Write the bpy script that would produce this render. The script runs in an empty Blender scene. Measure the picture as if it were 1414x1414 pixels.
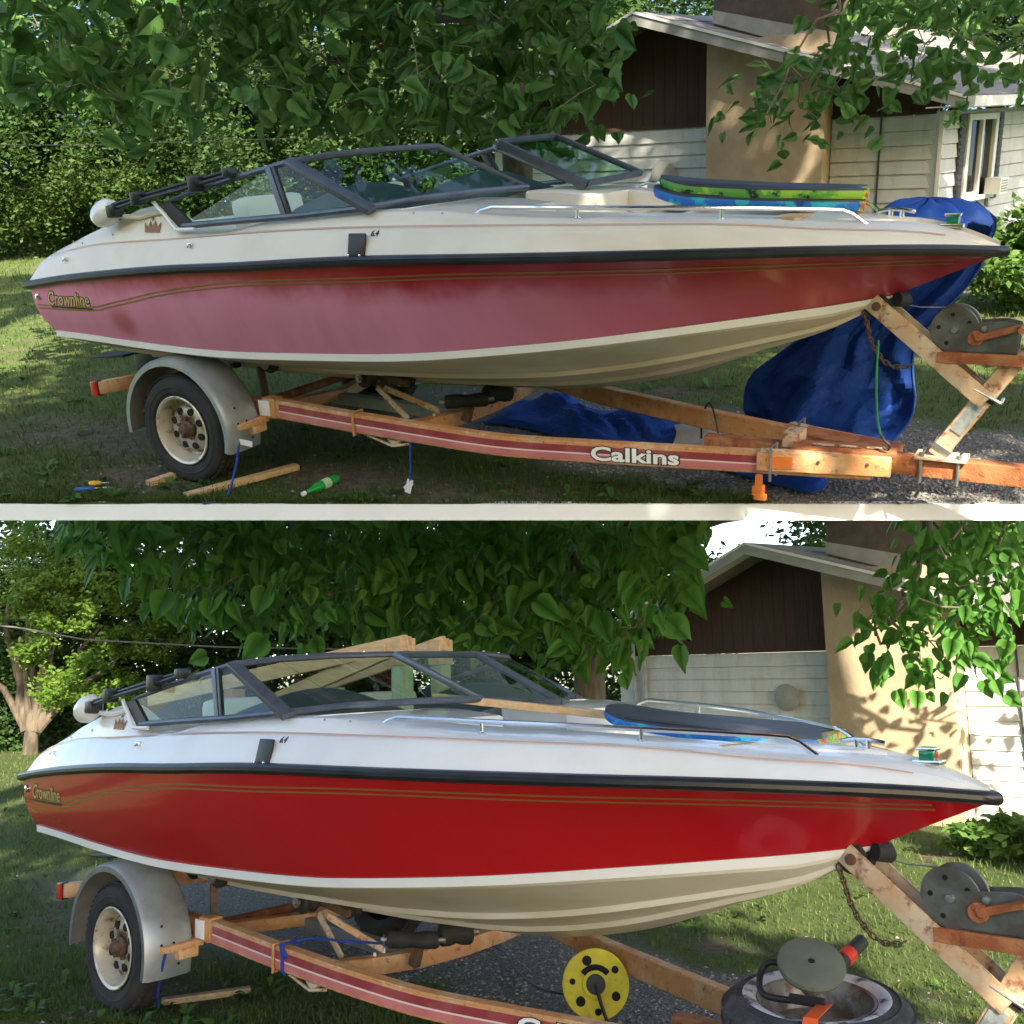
import bpy, bmesh, math, random
import numpy as np
from mathutils import Vector, Matrix, noise as mnoise
random.seed(7); rng = np.random.default_rng(11)
SC = bpy.context.scene; COL = SC.collection
# ------------------------------------------------------------------ camera, world, sun, exposure
RB = ((0.7404, 0.6718, -0.0224), (-0.1163, 0.0951, -0.9887), (-0.6621, 0.7346, 0.1486))
CB = Vector((6.7839, -3.8943, 1.7991))
cam_d = bpy.data.cameras.new('camera'); cam = bpy.data.objects.new('camera', cam_d); COL.objects.link(cam)
_r, _u, _b = Vector(RB[0]).normalized(), -Vector(RB[1]), -Vector(RB[2])
_b = (_b - _r * _b.dot(_r)).normalized(); _u = _b.cross(_r)
cam.matrix_world = Matrix(((_r.x, _u.x, _b.x, CB.x), (_r.y, _u.y, _b.y, CB.y), (_r.z, _u.z, _b.z, CB.z), (0, 0, 0, 1)))
cam_d.sensor_width = 36; cam_d.lens = 36 * 1420 / 1414; cam_d.clip_start = .05; cam_d.clip_end = 400
SC.camera = cam
SUN_EL, SUN_TO = 23.0, Vector((.80, -.60, 0)).normalized()       # direction towards the sun: behind the camera, to its right
sun_dir = Vector((SUN_TO.x * math.cos(math.radians(SUN_EL)), SUN_TO.y * math.cos(math.radians(SUN_EL)), math.sin(math.radians(SUN_EL))))
w = bpy.data.worlds.new('World'); SC.world = w; w.use_nodes = True
sky = w.node_tree.nodes.new('ShaderNodeTexSky'); sky.sky_type = 'NISHITA'; sky.sun_disc = False
sky.sun_elevation = math.radians(SUN_EL); sky.sun_rotation = math.atan2(SUN_TO.x, SUN_TO.y)
sky.air_density = 1.0; sky.dust_density = .9; sky.ozone_density = .7
bg = w.node_tree.nodes['Background']; bg.inputs['Strength'].default_value = .118
w.node_tree.links.new(sky.outputs[0], bg.inputs[0])
sd = bpy.data.lights.new('sun', 'SUN'); sd.energy = 5.0; sd.angle = math.radians(.53); sd.color = (1, .89, .70)
so = bpy.data.objects.new('sun', sd); COL.objects.link(so)
so.rotation_euler = sun_dir.to_track_quat('Z', 'Y').to_euler(); so.location = (9, -12, 12)
SC.view_settings.view_transform = 'Standard'; SC.view_settings.look = 'None'; SC.view_settings.gamma = 1
SC.view_settings.exposure = 1.97
SC.render.engine = 'CYCLES'
SC.cycles.max_bounces = 8; SC.cycles.transparent_max_bounces = 16; SC.cycles.use_denoising = True
# ------------------------------------------------------------------ two sites: a level yard, and a second yard on a rising terrace above it
SITE = {'B': Matrix.Identity(4),
        'A': Matrix(((.9473, -.1220, .2964, -.1248), (.2329, .8973, -.3751, .0537), (-.2202, .4243, .8783, 3.6601), (0, 0, 0, 1)))}
# ------------------------------------------------------------------ materials
def nodes(m):
    m.use_nodes = True; nt = m.node_tree
    return nt, nt.nodes['Principled BSDF'], nt.nodes['Material Output']
MATS = {}
def mat(name, col, rough=.5, metal=0, col2=None, col3=None, scale=6, lo=.42, hi=.6, bump=0, bscale=60, spec=.5, coat=0, stretch=(1, 1, 1), detail=6, rough2=None, edge=None, scale3=3, lo3=.55, hi3=.7):
    m = bpy.data.materials.new(name); nt, p, out = nodes(m)
    p.inputs['Roughness'].default_value = rough; p.inputs['Metallic'].default_value = metal
    p.inputs['Specular IOR Level'].default_value = spec; p.inputs['Coat Weight'].default_value = coat
    p.inputs['Base Color'].default_value = (*col, 1)
    tc = nt.nodes.new('ShaderNodeTexCoord'); mp = nt.nodes.new('ShaderNodeMapping'); mp.inputs['Scale'].default_value = stretch
    nt.links.new(tc.outputs['Object'], mp.inputs[0])
    cur = None
    def layer(cur, c, sc, l, h, dims):
        n = nt.nodes.new('ShaderNodeTexNoise'); n.inputs['Scale'].default_value = sc; n.inputs['Detail'].default_value = detail; n.inputs['Roughness'].default_value = .62
        nt.links.new(mp.outputs[0], n.inputs[0])
        r = nt.nodes.new('ShaderNodeMapRange'); r.inputs[1].default_value = l; r.inputs[2].default_value = h
        nt.links.new(n.outputs[0], r.inputs[0])
        x = nt.nodes.new('ShaderNodeMix'); x.data_type = 'RGBA'
        nt.links.new(r.outputs[0], x.inputs[0])
        if cur is None: x.inputs[6].default_value = (*col, 1)
        else: nt.links.new(cur, x.inputs[6])
        x.inputs[7].default_value = (*c, 1)
        return x.outputs[2], r.outputs[0]
    if col2:
        cur, f = layer(None, col2, scale, lo, hi, 0)
        if rough2 is not None:
            rr = nt.nodes.new('ShaderNodeMapRange'); rr.inputs[3].default_value = rough; rr.inputs[4].default_value = rough2
            nt.links.new(f, rr.inputs[0]); nt.links.new(rr.outputs[0], p.inputs['Roughness'])
        if col3: cur, _ = layer(cur, col3, scale3, lo3, hi3, 0)
        if edge:                                    # paint worn through along the edges
            bv = nt.nodes.new('ShaderNodeBevel'); bv.inputs['Radius'].default_value = .011; bv.samples = 3; g = nt.nodes.new('ShaderNodeNewGeometry')
            dt = nt.nodes.new('ShaderNodeVectorMath'); dt.operation = 'DOT_PRODUCT'; nt.links.new(bv.outputs[0], dt.inputs[0]); nt.links.new(g.outputs['Normal'], dt.inputs[1])
            er = nt.nodes.new('ShaderNodeMapRange'); er.inputs[1].default_value = .99; er.inputs[2].default_value = .85; nt.links.new(dt.outputs['Value'], er.inputs[0])
            en = nt.nodes.new('ShaderNodeTexNoise'); en.inputs['Scale'].default_value = 28; en.inputs['Detail'].default_value = 6; nt.links.new(mp.outputs[0], en.inputs[0])
            e2 = nt.nodes.new('ShaderNodeMapRange'); e2.inputs[1].default_value = .42; e2.inputs[2].default_value = .58; nt.links.new(en.outputs[0], e2.inputs[0])
            mu = nt.nodes.new('ShaderNodeMath'); mu.operation = 'MULTIPLY'; nt.links.new(er.outputs[0], mu.inputs[0]); nt.links.new(e2.outputs[0], mu.inputs[1])
            x = nt.nodes.new('ShaderNodeMix'); x.data_type = 'RGBA'; nt.links.new(mu.outputs[0], x.inputs[0]); nt.links.new(cur, x.inputs[6]); x.inputs[7].default_value = (*edge, 1); cur = x.outputs[2]
        nt.links.new(cur, p.inputs['Base Color'])
    if bump:
        n = nt.nodes.new('ShaderNodeTexNoise'); n.inputs['Scale'].default_value = bscale; n.inputs['Detail'].default_value = 4
        nt.links.new(mp.outputs[0], n.inputs[0])
        b = nt.nodes.new('ShaderNodeBump'); b.inputs['Strength'].default_value = bump; b.inputs['Distance'].default_value = .02
        nt.links.new(n.outputs[0], b.inputs['Height']); nt.links.new(b.outputs[0], p.inputs['Normal'])
    MATS[name] = m; return m
def leaf_mat(name, c1, c2, trans=.35, rough=.45, c3=None):
    m = bpy.data.materials.new(name); nt, p, out = nodes(m)
    g = nt.nodes.new('ShaderNodeNewGeometry'); oi = nt.nodes.new('ShaderNodeObjectInfo')
    ad = nt.nodes.new('ShaderNodeMath'); ad.operation = 'ADD'; fr = nt.nodes.new('ShaderNodeMath'); fr.operation = 'FRACT'
    nt.links.new(g.outputs['Random Per Island'], ad.inputs[0]); nt.links.new(oi.outputs['Random'], ad.inputs[1]); nt.links.new(ad.outputs[0], fr.inputs[0])
    cr = nt.nodes.new('ShaderNodeValToRGB'); e = cr.color_ramp.elements
    e[0].color = (*c1, 1); e[1].color = (*c2, 1)
    if c3: q = e.new(.93); q.color = (*c2, 1); e[2].color = (*c3, 1)
    nt.links.new(fr.outputs[0], cr.inputs[0]); nt.links.new(cr.outputs[0], p.inputs['Base Color'])
    p.inputs['Roughness'].default_value = rough; p.inputs['Specular IOR Level'].default_value = .25
    t = nt.nodes.new('ShaderNodeBsdfTranslucent'); h = nt.nodes.new('ShaderNodeHueSaturation'); h.inputs['Hue'].default_value = .47; h.inputs['Value'].default_value = 1.6
    nt.links.new(cr.outputs[0], h.inputs['Color']); nt.links.new(h.outputs[0], t.inputs[0])
    x = nt.nodes.new('ShaderNodeMixShader'); x.inputs[0].default_value = trans
    nt.links.new(p.outputs[0], x.inputs[1]); nt.links.new(t.outputs[0], x.inputs[2]); nt.links.new(x.outputs[0], out.inputs[0])
    MATS[name] = m; return m
def glass_mat(name, tint, refl=1.0):
    m = bpy.data.materials.new(name); nt, p, out = nodes(m); nt.nodes.remove(p)
    t = nt.nodes.new('ShaderNodeBsdfTransparent'); t.inputs[0].default_value = (*tint, 1)
    g = nt.nodes.new('ShaderNodeBsdfGlossy'); g.inputs['Roughness'].default_value = .02; g.inputs[0].default_value = (refl, refl, refl, 1)
    f = nt.nodes.new('ShaderNodeFresnel'); f.inputs[0].default_value = 1.45
    x = nt.nodes.new('ShaderNodeMixShader'); ge = nt.nodes.new('ShaderNodeNewGeometry'); q = nt.nodes.new('ShaderNodeMath'); q.operation = 'SUBTRACT'; q.use_clamp = True   # a thin pane mirrors on its outer faces only
    nt.links.new(f.outputs[0], q.inputs[0]); nt.links.new(ge.outputs['Backfacing'], q.inputs[1])
    nt.links.new(q.outputs[0], x.inputs[0]); nt.links.new(t.outputs[0], x.inputs[1]); nt.links.new(g.outputs[0], x.inputs[2]); nt.links.new(x.outputs[0], out.inputs[0])
    MATS[name] = m; return m

CREAM, GEL = (.70, .64, .54), (.78, .76, .74)
mat('gelcoat_cream', (.76, .70, .61), .28, col2=(.70, .635, .545), scale=2.2, coat=.3)
mat('gelcoat_white', (.80, .79, .78), .22, col2=(.75, .735, .72), scale=2.2, coat=.4)
mat('bottom_aged', (.60, .54, .42), .45, col2=(.50, .43, .31), scale=3, stretch=(.5, 1, 2), bump=.05)
mat('bottom_clean', (.70, .67, .59), .32, col2=(.62, .57, .46), scale=3, stretch=(.5, 1, 2))
mat('rub_black', (.012, .014, .02), .32, col2=(.022, .024, .03), scale=8)
mat('gold', (.30, .19, .06), .35, .3); mat('gold_bright', (.62, .47, .20), .35, .2)
mat('orange_line', (.62, .36, .24), .5)
mat('brown_emblem', (.27, .11, .04), .45)
mat('black_plastic', (.015, .016, .018), .42, bump=.04, bscale=200)
mat('frame_grey', (.13, .15, .19), .38, .55, col2=(.10, .115, .145), scale=9)
mat('chrome', (.75, .76, .78), .16, 1.0)
mat('steel_dull', (.42, .43, .44), .45, .85, col2=(.30, .29, .28), scale=14)
glass_mat('tinted_glass', (.80, .89, .85)); glass_mat('dark_glass', (.50, .66, .58)); glass_mat('house_glass', (.25, .33, .32))
mat('vinyl_white', (.70, .68, .62), .5, bump=.05, bscale=25)
mat('vinyl_red', (.42, .03, .035), .45)
mat('dash_teal', (.045, .075, .085), .55, col2=(.035, .06, .066), scale=12)
mat('carpet', (.16, .15, .14), .95, bump=.3, bscale=300)
mat('trailer_orange', (.60, .285, .115), .55, col2=(.68, .47, .29), col3=(.27, .085, .03), scale=5, lo=.48, hi=.66, scale3=26, lo3=.57, hi3=.72, bump=.2, bscale=160, detail=10, edge=(.16, .05, .022))
mat('trailer_rust', (.33, .095, .035), .8, col2=(.45, .19, .075), col3=(.13, .045, .025), scale=9, scale3=14, bump=.25, bscale=110, detail=9)
mat('trailer_cream', (.66, .52, .37), .55, col2=(.60, .36, .19), col3=(.26, .085, .033), scale=5, lo=.48, hi=.64, scale3=16, lo3=.53, hi3=.66, bump=.12, bscale=80, detail=9, edge=(.16, .05, .022))
mat('stripe_red', (.27, .035, .045), .5, col2=(.36, .085, .09), scale=5)
mat('stripe_pink', (.50, .15, .15), .5, col2=(.58, .22, .20), scale=5)
mat('stripe_white', (.72, .62, .56), .5)
mat('white_paint', (.86, .86, .85), .5, col2=(.83, .83, .82), scale=3)
mat('galvanised', (.34, .37, .40), .42, .55, col2=(.42, .45, .48), scale=7, bump=.05, bscale=30)
mat('rubber', (.018, .018, .019), .8, col2=(.032, .031, .03), scale=7, bump=.15, bscale=120)
mat('rubber_dusty', (.03, .031, .033), .75, col2=(.075, .078, .082), scale=9, bump=.15, bscale=120)
mat('whitewall', (.55, .56, .57), .6, col2=(.06, .06, .065), scale=9, lo=.5, hi=.6)
mat('rim_dull', (.30, .29, .27), .45, .5, col2=(.16, .10, .06), scale=14)
mat('rim', (.62, .57, .47), .38, .35, col2=(.22, .13, .07), scale=16, lo=.52, hi=.66, bump=.06)
mat('wheel_disc', (.50, .455, .37), .45, .3, col2=(.15, .09, .05), col3=(.07, .05, .035), scale=13, lo=.46, hi=.62, scale3=9, lo3=.56, hi3=.68, bump=.08)
mat('dark_hole', (.008, .008, .008), .9)  # near black: solid discs paint the dark inside holes; also on fender bolts
mat('rusty_hub', (.07, .05, .035), .7, col2=(.16, .075, .035), scale=18)
mat('tail_red', (.5, .02, .015), .25, coat=.5)
mat('winch_grey', (.20, .205, .20), .45, .6, col2=(.13, .12, .105), col3=(.25, .11, .05), scale=8, scale3=16, lo3=.62, hi3=.72)
mat('label_grey', (.38, .41, .40), .6, col2=(.25, .28, .28), scale=22)
mat('orange_plastic', (.72, .19, .03), .5)
mat('lumber', (.62, .43, .23), .7, col2=(.52, .34, .17), scale=5, stretch=(1, 8, 8), bump=.08)
mat('lumber_grey', (.44, .33, .2), .8, col2=(.33, .24, .15), scale=5, stretch=(1, 8, 8), bump=.1)
mat('lumber_treated', (.44, .49, .30), .7, col2=(.36, .42, .25), scale=5, stretch=(8, 8, 1))
mat('lumber_end', (.55, .34, .16), .75, col2=(.42, .24, .1), scale=30)
mat('tarp_blue', (.010, .050, .28), .7, col2=(.012, .065, .33), col3=(.02, .05, .17), scale=4, scale3=2.2, bump=.5, bscale=22, spec=.25)
mat('tarp_light', (.015, .085, .42), .6, col2=(.01, .055, .3), scale=4, bump=.1, bscale=45)
mat('tarp_grey', (.40, .40, .40), .7, col2=(.5, .5, .5), scale=6)
mat('board_slate', (.030, .034, .045), .55, col2=(.045, .05, .064), scale=6, bump=.03, bscale=150)
mat('board_green', (.10, .34, .045), .5, col2=(.012, .02, .015), col3=(.30, .55, .06), scale=9, lo=.52, hi=.56, scale3=6, lo3=.5, hi3=.55)
mat('board_blue', (.015, .16, .55), .5, col2=(.02, .45, .60), col3=(.01, .04, .30), scale=7, lo=.48, hi=.54, scale3=5, lo3=.55, hi3=.62)
mat('board_tail', (.62, .10, .08), .5, col2=(.55, .60, .05), col3=(.08, .40, .08), scale=24, lo=.47, hi=.52, scale3=20, lo3=.52, hi3=.56)
mat('stucco', (.37, .295, .20), .9, col2=(.31, .24, .16), col3=(.25, .195, .135), scale=3.5, scale3=1.6, lo3=.52, hi3=.75, bump=.3, bscale=70, stretch=(1, 1, .6))
mat('stucco_side', (.42, .31, .185), .9, bump=.12, bscale=120)
mat('chimney_dark', (.10, .075, .06), .9, col2=(.07, .055, .045), scale=5, bump=.2)
mat('siding', (.55, .565, .58), .6, col2=(.49, .50, .51), col3=(.40, .40, .385), scale=2.5, scale3=5, lo3=.55, hi3=.8, bump=.08, bscale=40, stretch=(2.2, 1, .5))
mat('siding_lit', (.66, .67, .67), .6, col2=(.6, .61, .61), scale=2.5, bump=.06, stretch=(.4, 1, 3))  # lighter copy of the siding as if lit; no part uses it
mat('brown_board', (.052, .027, .021), .8, col2=(.040, .021, .017), scale=6, stretch=(6, 6, .7), bump=.1)
mat('fascia', (.30, .30, .295), .6, col2=(.25, .25, .245), scale=5); mat('fascia_white', (.68, .68, .67), .55)
mat('soffit', (.62, .60, .55), .8)
mat('shingle', (.155, .15, .145), .95, col2=(.21, .2, .19), scale=24, bump=.4, bscale=90)
mat('shutter', (.035, .037, .045), .6)
mat('bark', (.10, .082, .062), .95, col2=(.16, .135, .105), scale=14, stretch=(1, 1, .25), bump=.7, bscale=28)
mat('maple_bark', (.115, .09, .065), .95, col2=(.05, .038, .027), scale=9, stretch=(1, 1, .22), bump=1.0, bscale=14)  # bark of the maple
mat('twig', (.17, .14, .105), .85, col2=(.12, .10, .075), scale=14)
leaf_mat('leaf_wind', (.048, .132, .028), (.100, .215, .055), .36, .55, (.12, .21, .07))
leaf_mat('leaf_hang', (.046, .145, .022), (.090, .235, .040), .38, .55, (.10, .20, .03))
leaf_mat('leaf_sunny', (.085, .19, .022), (.13, .26, .03), .45, .42, (.30, .33, .05))
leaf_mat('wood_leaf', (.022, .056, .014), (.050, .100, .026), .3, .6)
leaf_mat('wood_leaf_dark', (.014, .034, .010), (.030, .066, .018), .25, .6)  # darker leaf tone for part of the wood
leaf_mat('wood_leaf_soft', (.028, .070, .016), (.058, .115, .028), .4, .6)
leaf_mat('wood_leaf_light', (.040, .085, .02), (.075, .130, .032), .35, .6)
leaf_mat('dead_leaf', (.10, .06, .03), (.20, .14, .07), .1, .8)
leaf_mat('weed_leaf', (.045, .11, .022), (.085, .17, .035), .3, .6)
leaf_mat('maple_leaf', (.060, .130, .018), (.135, .22, .032), .4, .5)
leaf_mat('bush_leaf', (.050, .115, .024), (.105, .20, .042), .35, .5)
leaf_mat('grass_blade', (.040, .078, .017), (.088, .135, .034), .3, .6, (.16, .16, .06))
mat('wood_core', (.006, .012, .004), 1.0)
mat('gravel', (.17, .165, .16), .9, col2=(.27, .26, .25), scale=40)
mat('wire', (.13, .125, .115), .7); mat('rope_blue', (.01, .045, .30), .7, bump=.3, bscale=150); mat('rope_green', (.02, .22, .09), .6)
mat('cord_black', (.012, .012, .013), .5); mat('tag_white', (.75, .75, .76), .7)
mat('bottle_green', (.015, .30, .05), .12, spec=.6, coat=.6); mat('bottle_label', (.45, .62, .35), .4)
mat('tool_blue', (.02, .10, .42), .4); mat('tool_yellow', (.66, .42, .03), .4)
mat('reel_yellow', (.70, .60, .05), .65, col2=(.58, .47, .05), col3=(.40, .31, .08), scale=7, scale3=18, lo3=.58, hi3=.7, spec=.25)
mat('pad_grey', (.125, .135, .10), .85, col2=(.10, .11, .08), scale=5, bump=.15, bscale=130)
mat('tool_red', (.55, .04, .02), .4); mat('tool_dark', (.03, .03, .035), .5)
mat('strap_orange', (.80, .11, .02), .6)
mat('plywood', (.40, .22, .10), .75)

def hull_mat(name, red, chalk=None):
    m = bpy.data.materials.new(name); nt, p, out = nodes(m); L = nt.links.new; N = nt.nodes.new
    p.inputs['Coat Weight'].default_value = .25 if chalk else .8; p.inputs['Coat Roughness'].default_value = .06
    p.inputs['Roughness'].default_value = .32
    tc = N('ShaderNodeTexCoord'); sp = N('ShaderNodeSeparateXYZ'); L(tc.outputs['Object'], sp.inputs[0])
    n = N('ShaderNodeTexNoise'); n.inputs['Scale'].default_value = 2.4; n.inputs['Detail'].default_value = 7; n.inputs['Roughness'].default_value = .62; L(tc.outputs['Object'], n.inputs[0])
    if not chalk:
        x = N('ShaderNodeMix'); x.data_type = 'RGBA'; x.inputs[6].default_value = (*red, 1); x.inputs[7].default_value = (red[0] * .86, red[1] * .8, red[2] * .8, 1)
        L(n.outputs[0], x.inputs[0]); L(x.outputs[2], p.inputs['Base Color']); p.inputs['Roughness'].default_value = .24; return m
    def mr(src, a, b, c=0, d=1, smooth=True):
        r = N('ShaderNodeMapRange'); r.interpolation_type = 'SMOOTHSTEP' if smooth else 'LINEAR'
        r.inputs[1].default_value = a; r.inputs[2].default_value = b; r.inputs[3].default_value = c; r.inputs[4].default_value = d; L(src, r.inputs[0]); return r.outputs[0]
    def mth(op, a, b):
        q = N('ShaderNodeMath'); q.operation = op; q.use_clamp = True
        for i, v in enumerate((a, b)):
            if isinstance(v, float): q.inputs[i].default_value = v
            else: L(v, q.inputs[i])
        return q.outputs[0]
    # weathering: the gelcoat is chalked low down and towards the stern, still glossy red under the rail and at the bow
    nz = mth('ADD', sp.outputs['Z'], mr(n.outputs[0], .3, .7, -.0, .10, False))
    low = mr(nz, 1.31 - .5 + .05, 1.14 - .5 + .05)
    stern = mr(sp.outputs['X'], .9 - 2.7, -.5 - 2.7, 0, .75)
    bow = mr(sp.outputs['X'], 2.7 - 2.7, 5.0 - 2.7, 1, .12)
    c = mth('MULTIPLY', mth('MAXIMUM', low, stern), bow)
    st = N('ShaderNodeTexNoise'); st.inputs['Scale'].default_value = 5; st.inputs['Detail'].default_value = 6
    mp = N('ShaderNodeMapping'); mp.inputs['Scale'].default_value = (1.6, 1, .18); L(tc.outputs['Object'], mp.inputs[0]); L(mp.outputs[0], st.inputs[0])
    c = mth('MULTIPLY', c, mr(st.outputs[0], .30, .62, .86, 1.0, False))
    # rubbed spot near the stern where the red shows again
    vm = N('ShaderNodeVectorMath'); vm.operation = 'DISTANCE'; vm.inputs[1].default_value = (.93 - 2.7, -1.09, .985 - .5); L(tc.outputs['Object'], vm.inputs[0])
    c = mth('MULTIPLY', c, mr(vm.outputs['Value'], .03, .15, .35, 1))
    x = N('ShaderNodeMix'); x.data_type = 'RGBA'; x.inputs[6].default_value = (*red, 1); x.inputs[7].default_value = (*chalk, 1)
    L(c, x.inputs[0]); L(x.outputs[2], p.inputs['Base Color'])
    L(mr(c, 0, 1, .3, .62, False), p.inputs['Roughness']); L(mr(c, 0, 1, .35, .0, False), p.inputs['Coat Weight'])
    return m
MATS['hull_faded'] = hull_mat('hull_faded', (.34, .012, .022), (.66, .245, .40))
MATS['hull_red'] = hull_mat('hull_red', (.50, .008, .016))

def ground_mat(name, g1, g2, far):
    m = bpy.data.materials.new(name); nt, p, out = nodes(m); L = nt.links.new; N = nt.nodes.new
    p.inputs['Roughness'].default_value = .95; p.inputs['Specular IOR Level'].default_value = .2
    tc = N('ShaderNodeTexCoord')
    def noise(s, d=6):
        n = N('ShaderNodeTexNoise'); n.inputs['Scale'].default_value = s; n.inputs['Detail'].default_value = d; n.inputs['Roughness'].default_value = .65; L(tc.outputs['Object'], n.inputs[0]); return n.outputs[0]
    def mix(f, a, b):
        x = N('ShaderNodeMix'); x.data_type = 'RGBA'
        for i, v in ((0, f), (6, a), (7, b)):
            if isinstance(v, tuple): x.inputs[i].default_value = (*v, 1)
            else: L(v, x.inputs[i])
        return x.outputs[2]
    def mr(s, a, b, c=0, d=1):
        r = N('ShaderNodeMapRange'); r.inputs[1].default_value = a; r.inputs[2].default_value = b; r.inputs[3].default_value = c; r.inputs[4].default_value = d; L(s, r.inputs[0]); return r.outputs[0]
    grass = mix(mr(noise(3.5), .35, .65), g1, g2)
    grass = mix(mr(noise(38, 4), .45, .75), grass, (.12, .115, .05))
    vo = N('ShaderNodeTexVoronoi'); vo.inputs['Scale'].default_value = 70; L(tc.outputs['Object'], vo.inputs[0])
    stone = mix(mr(vo.outputs['Distance'], 0, .9), (.27, .26, .25), (.07, .066, .06))
    dirt = mix(mr(noise(14), .4, .6), (.085, .066, .048), (.15, .125, .10))
    a1 = N('ShaderNodeAttribute'); a1.attribute_name = 'gravel'; a2 = N('ShaderNodeAttribute'); a2.attribute_name = 'dirt'
    c = mix(a2.outputs['Fac'], grass, dirt); c = mix(a1.outputs['Fac'], c, stone)
    L(c, p.inputs['Base Color'])
    b = N('ShaderNodeBump'); b.inputs['Strength'].default_value = .8; b.inputs['Distance'].default_value = .03
    L(noise(60, 5), b.inputs['Height']); L(b.outputs[0], p.inputs['Normal'])
    MATS[name] = m
ground_mat('lawn', (.046, .082, .020), (.088, .125, .034), None)
# ------------------------------------------------------------------ mesh helpers
def V(*a): return Vector(a)
class MB:
    def __init__(s): s.v = []; s.f = []
    def add(s, vs, fs):
        o = len(s.v); s.v += [tuple(v) for v in vs]; s.f += [tuple(i + o for i in f) for f in fs]; return s
    def box(s, c, size, rot=None, ch=.0):
        x, y, z = (q / 2 for q in size); c = Vector(c)
        if ch > 0:
            bm = bmesh.new(); bmesh.ops.create_cube(bm, size=1, matrix=Matrix.Diagonal((*size, 1)))
            bmesh.ops.bevel(bm, geom=bm.edges[:], offset=ch, segments=2, profile=.6, affect='EDGES')
            bm.verts.index_update(); vs = [v.co.copy() for v in bm.verts]; fs = [[v.index for v in f.verts] for f in bm.faces]; bm.free()
        else:
            vs = [V(i * x, j * y, k * z) for i in (-1, 1) for j in (-1, 1) for k in (-1, 1)]
            fs = [(0, 1, 3, 2), (4, 6, 7, 5), (0, 4, 5, 1), (2, 3, 7, 6), (0, 2, 6, 4), (1, 5, 7, 3)]
        if rot is not None: vs = [rot @ v for v in vs]
        return s.add([v + c for v in vs], fs)
    def beam(s, a, b, wd, ht, up=(0, 0, 1), ch=.0):          # a bar from a to b: wd across, ht along up
        a, b = Vector(a), Vector(b); d = (b - a); L = d.length; d.normalize(); r = d.cross(Vector(up)).normalized(); u = r.cross(d)
        R = Matrix((d, r, u)).transposed()
        return s.box((a + b) / 2, (L, wd, ht), R, ch)
    def tube(s, pts, r, n=8, cap=True, closed=False):
        pts = [Vector(p) for p in pts]; m = len(pts); rs = r if isinstance(r, (list, tuple)) else [r] * m
        t0 = (pts[1] - pts[0]).normalized(); ref = V(0, 0, 1) if abs(t0.z) < .9 else V(1, 0, 0); u = t0.cross(ref).normalized()
        rings = []; o = len(s.v)
        for i, p in enumerate(pts):
            if closed: t = (pts[(i + 1) % m] - pts[i - 1]).normalized()
            else: t = (pts[min(i + 1, m - 1)] - pts[max(i - 1, 0)]).normalized()
            u = (u - t * u.dot(t)).normalized(); v = t.cross(u)
            s.v += [tuple(p + (u * math.cos(q) + v * math.sin(q)) * rs[i]) for q in (2 * math.pi * k / n for k in range(n))]
        for i in range(m if closed else m - 1):
            j = (i + 1) % m
            s.f += [(o + i * n + k, o + i * n + (k + 1) % n, o + j * n + (k + 1) % n, o + j * n + k) for k in range(n)]
        if cap and not closed: s.f += [tuple(o + k for k in reversed(range(n))), tuple(o + (m - 1) * n + k for k in range(n))]
        return s
    def lathe(s, prof, c, axis=(0, 0, 1), n=32, a0=0, a1=2 * math.pi):   # prof: (radius, height along axis)
        ax = Vector(axis).normalized(); ref = V(0, 0, 1) if abs(ax.z) < .9 else V(1, 0, 0); u = ax.cross(ref).normalized(); v = ax.cross(u); c = Vector(c); o = len(s.v)
        full = abs(a1 - a0 - 2 * math.pi) < 1e-6; m = n if full else n + 1; k = len(prof)
        for i in range(m):
            q = a0 + (a1 - a0) * i / n
            s.v += [tuple(c + (u * math.cos(q) + v * math.sin(q)) * r + ax * h) for r, h in prof]
        for i in range(n):
            j = (i + 1) % m
            s.f += [(o + i * k + t, o + i * k + t + 1, o + j * k + t + 1, o + j * k + t) for t in range(k - 1)]
        return s
    def grid(s, P):
        o = len(s.v); n = len(P); m = len(P[0])
        for r in P: s.v += [tuple(p) for p in r]
        s.f += [(o + i * m + j, o + (i + 1) * m + j, o + (i + 1) * m + j + 1, o + i * m + j + 1) for i in range(n - 1) for j in range(m - 1)]
        return s
    def slab(s, P, nrm, th):            # a grid sheet with real thickness
        nrm = Vector(nrm).normalized() * th; Q = [[Vector(p) + nrm for p in r] for r in P]; n, m = len(P), len(P[0]); o = len(s.v)
        s.grid(P); s.grid(Q); N = n * m
        loop = [(0, j) for j in range(m)] + [(i, m - 1) for i in range(1, n)] + [(n - 1, j) for j in range(m - 2, -1, -1)] + [(i, 0) for i in range(n - 2, 0, -1)]
        ids = [o + i * m + j for i, j in loop]
        s.f += [(ids[k], ids[(k + 1) % len(ids)], ids[(k + 1) % len(ids)] + N, ids[k] + N) for k in range(len(ids))]
        return s
    def prism(s, poly, d):             # planar polygon extruded by vector d
        n = len(poly); d = Vector(d); vs = [Vector(p) for p in poly]; return s.add(vs + [v + d for v in vs], [tuple(range(n)), tuple(range(2 * n - 1, n - 1, -1))] + [(i, i + n, (i + 1) % n + n, (i + 1) % n) for i in range(n)])
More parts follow.
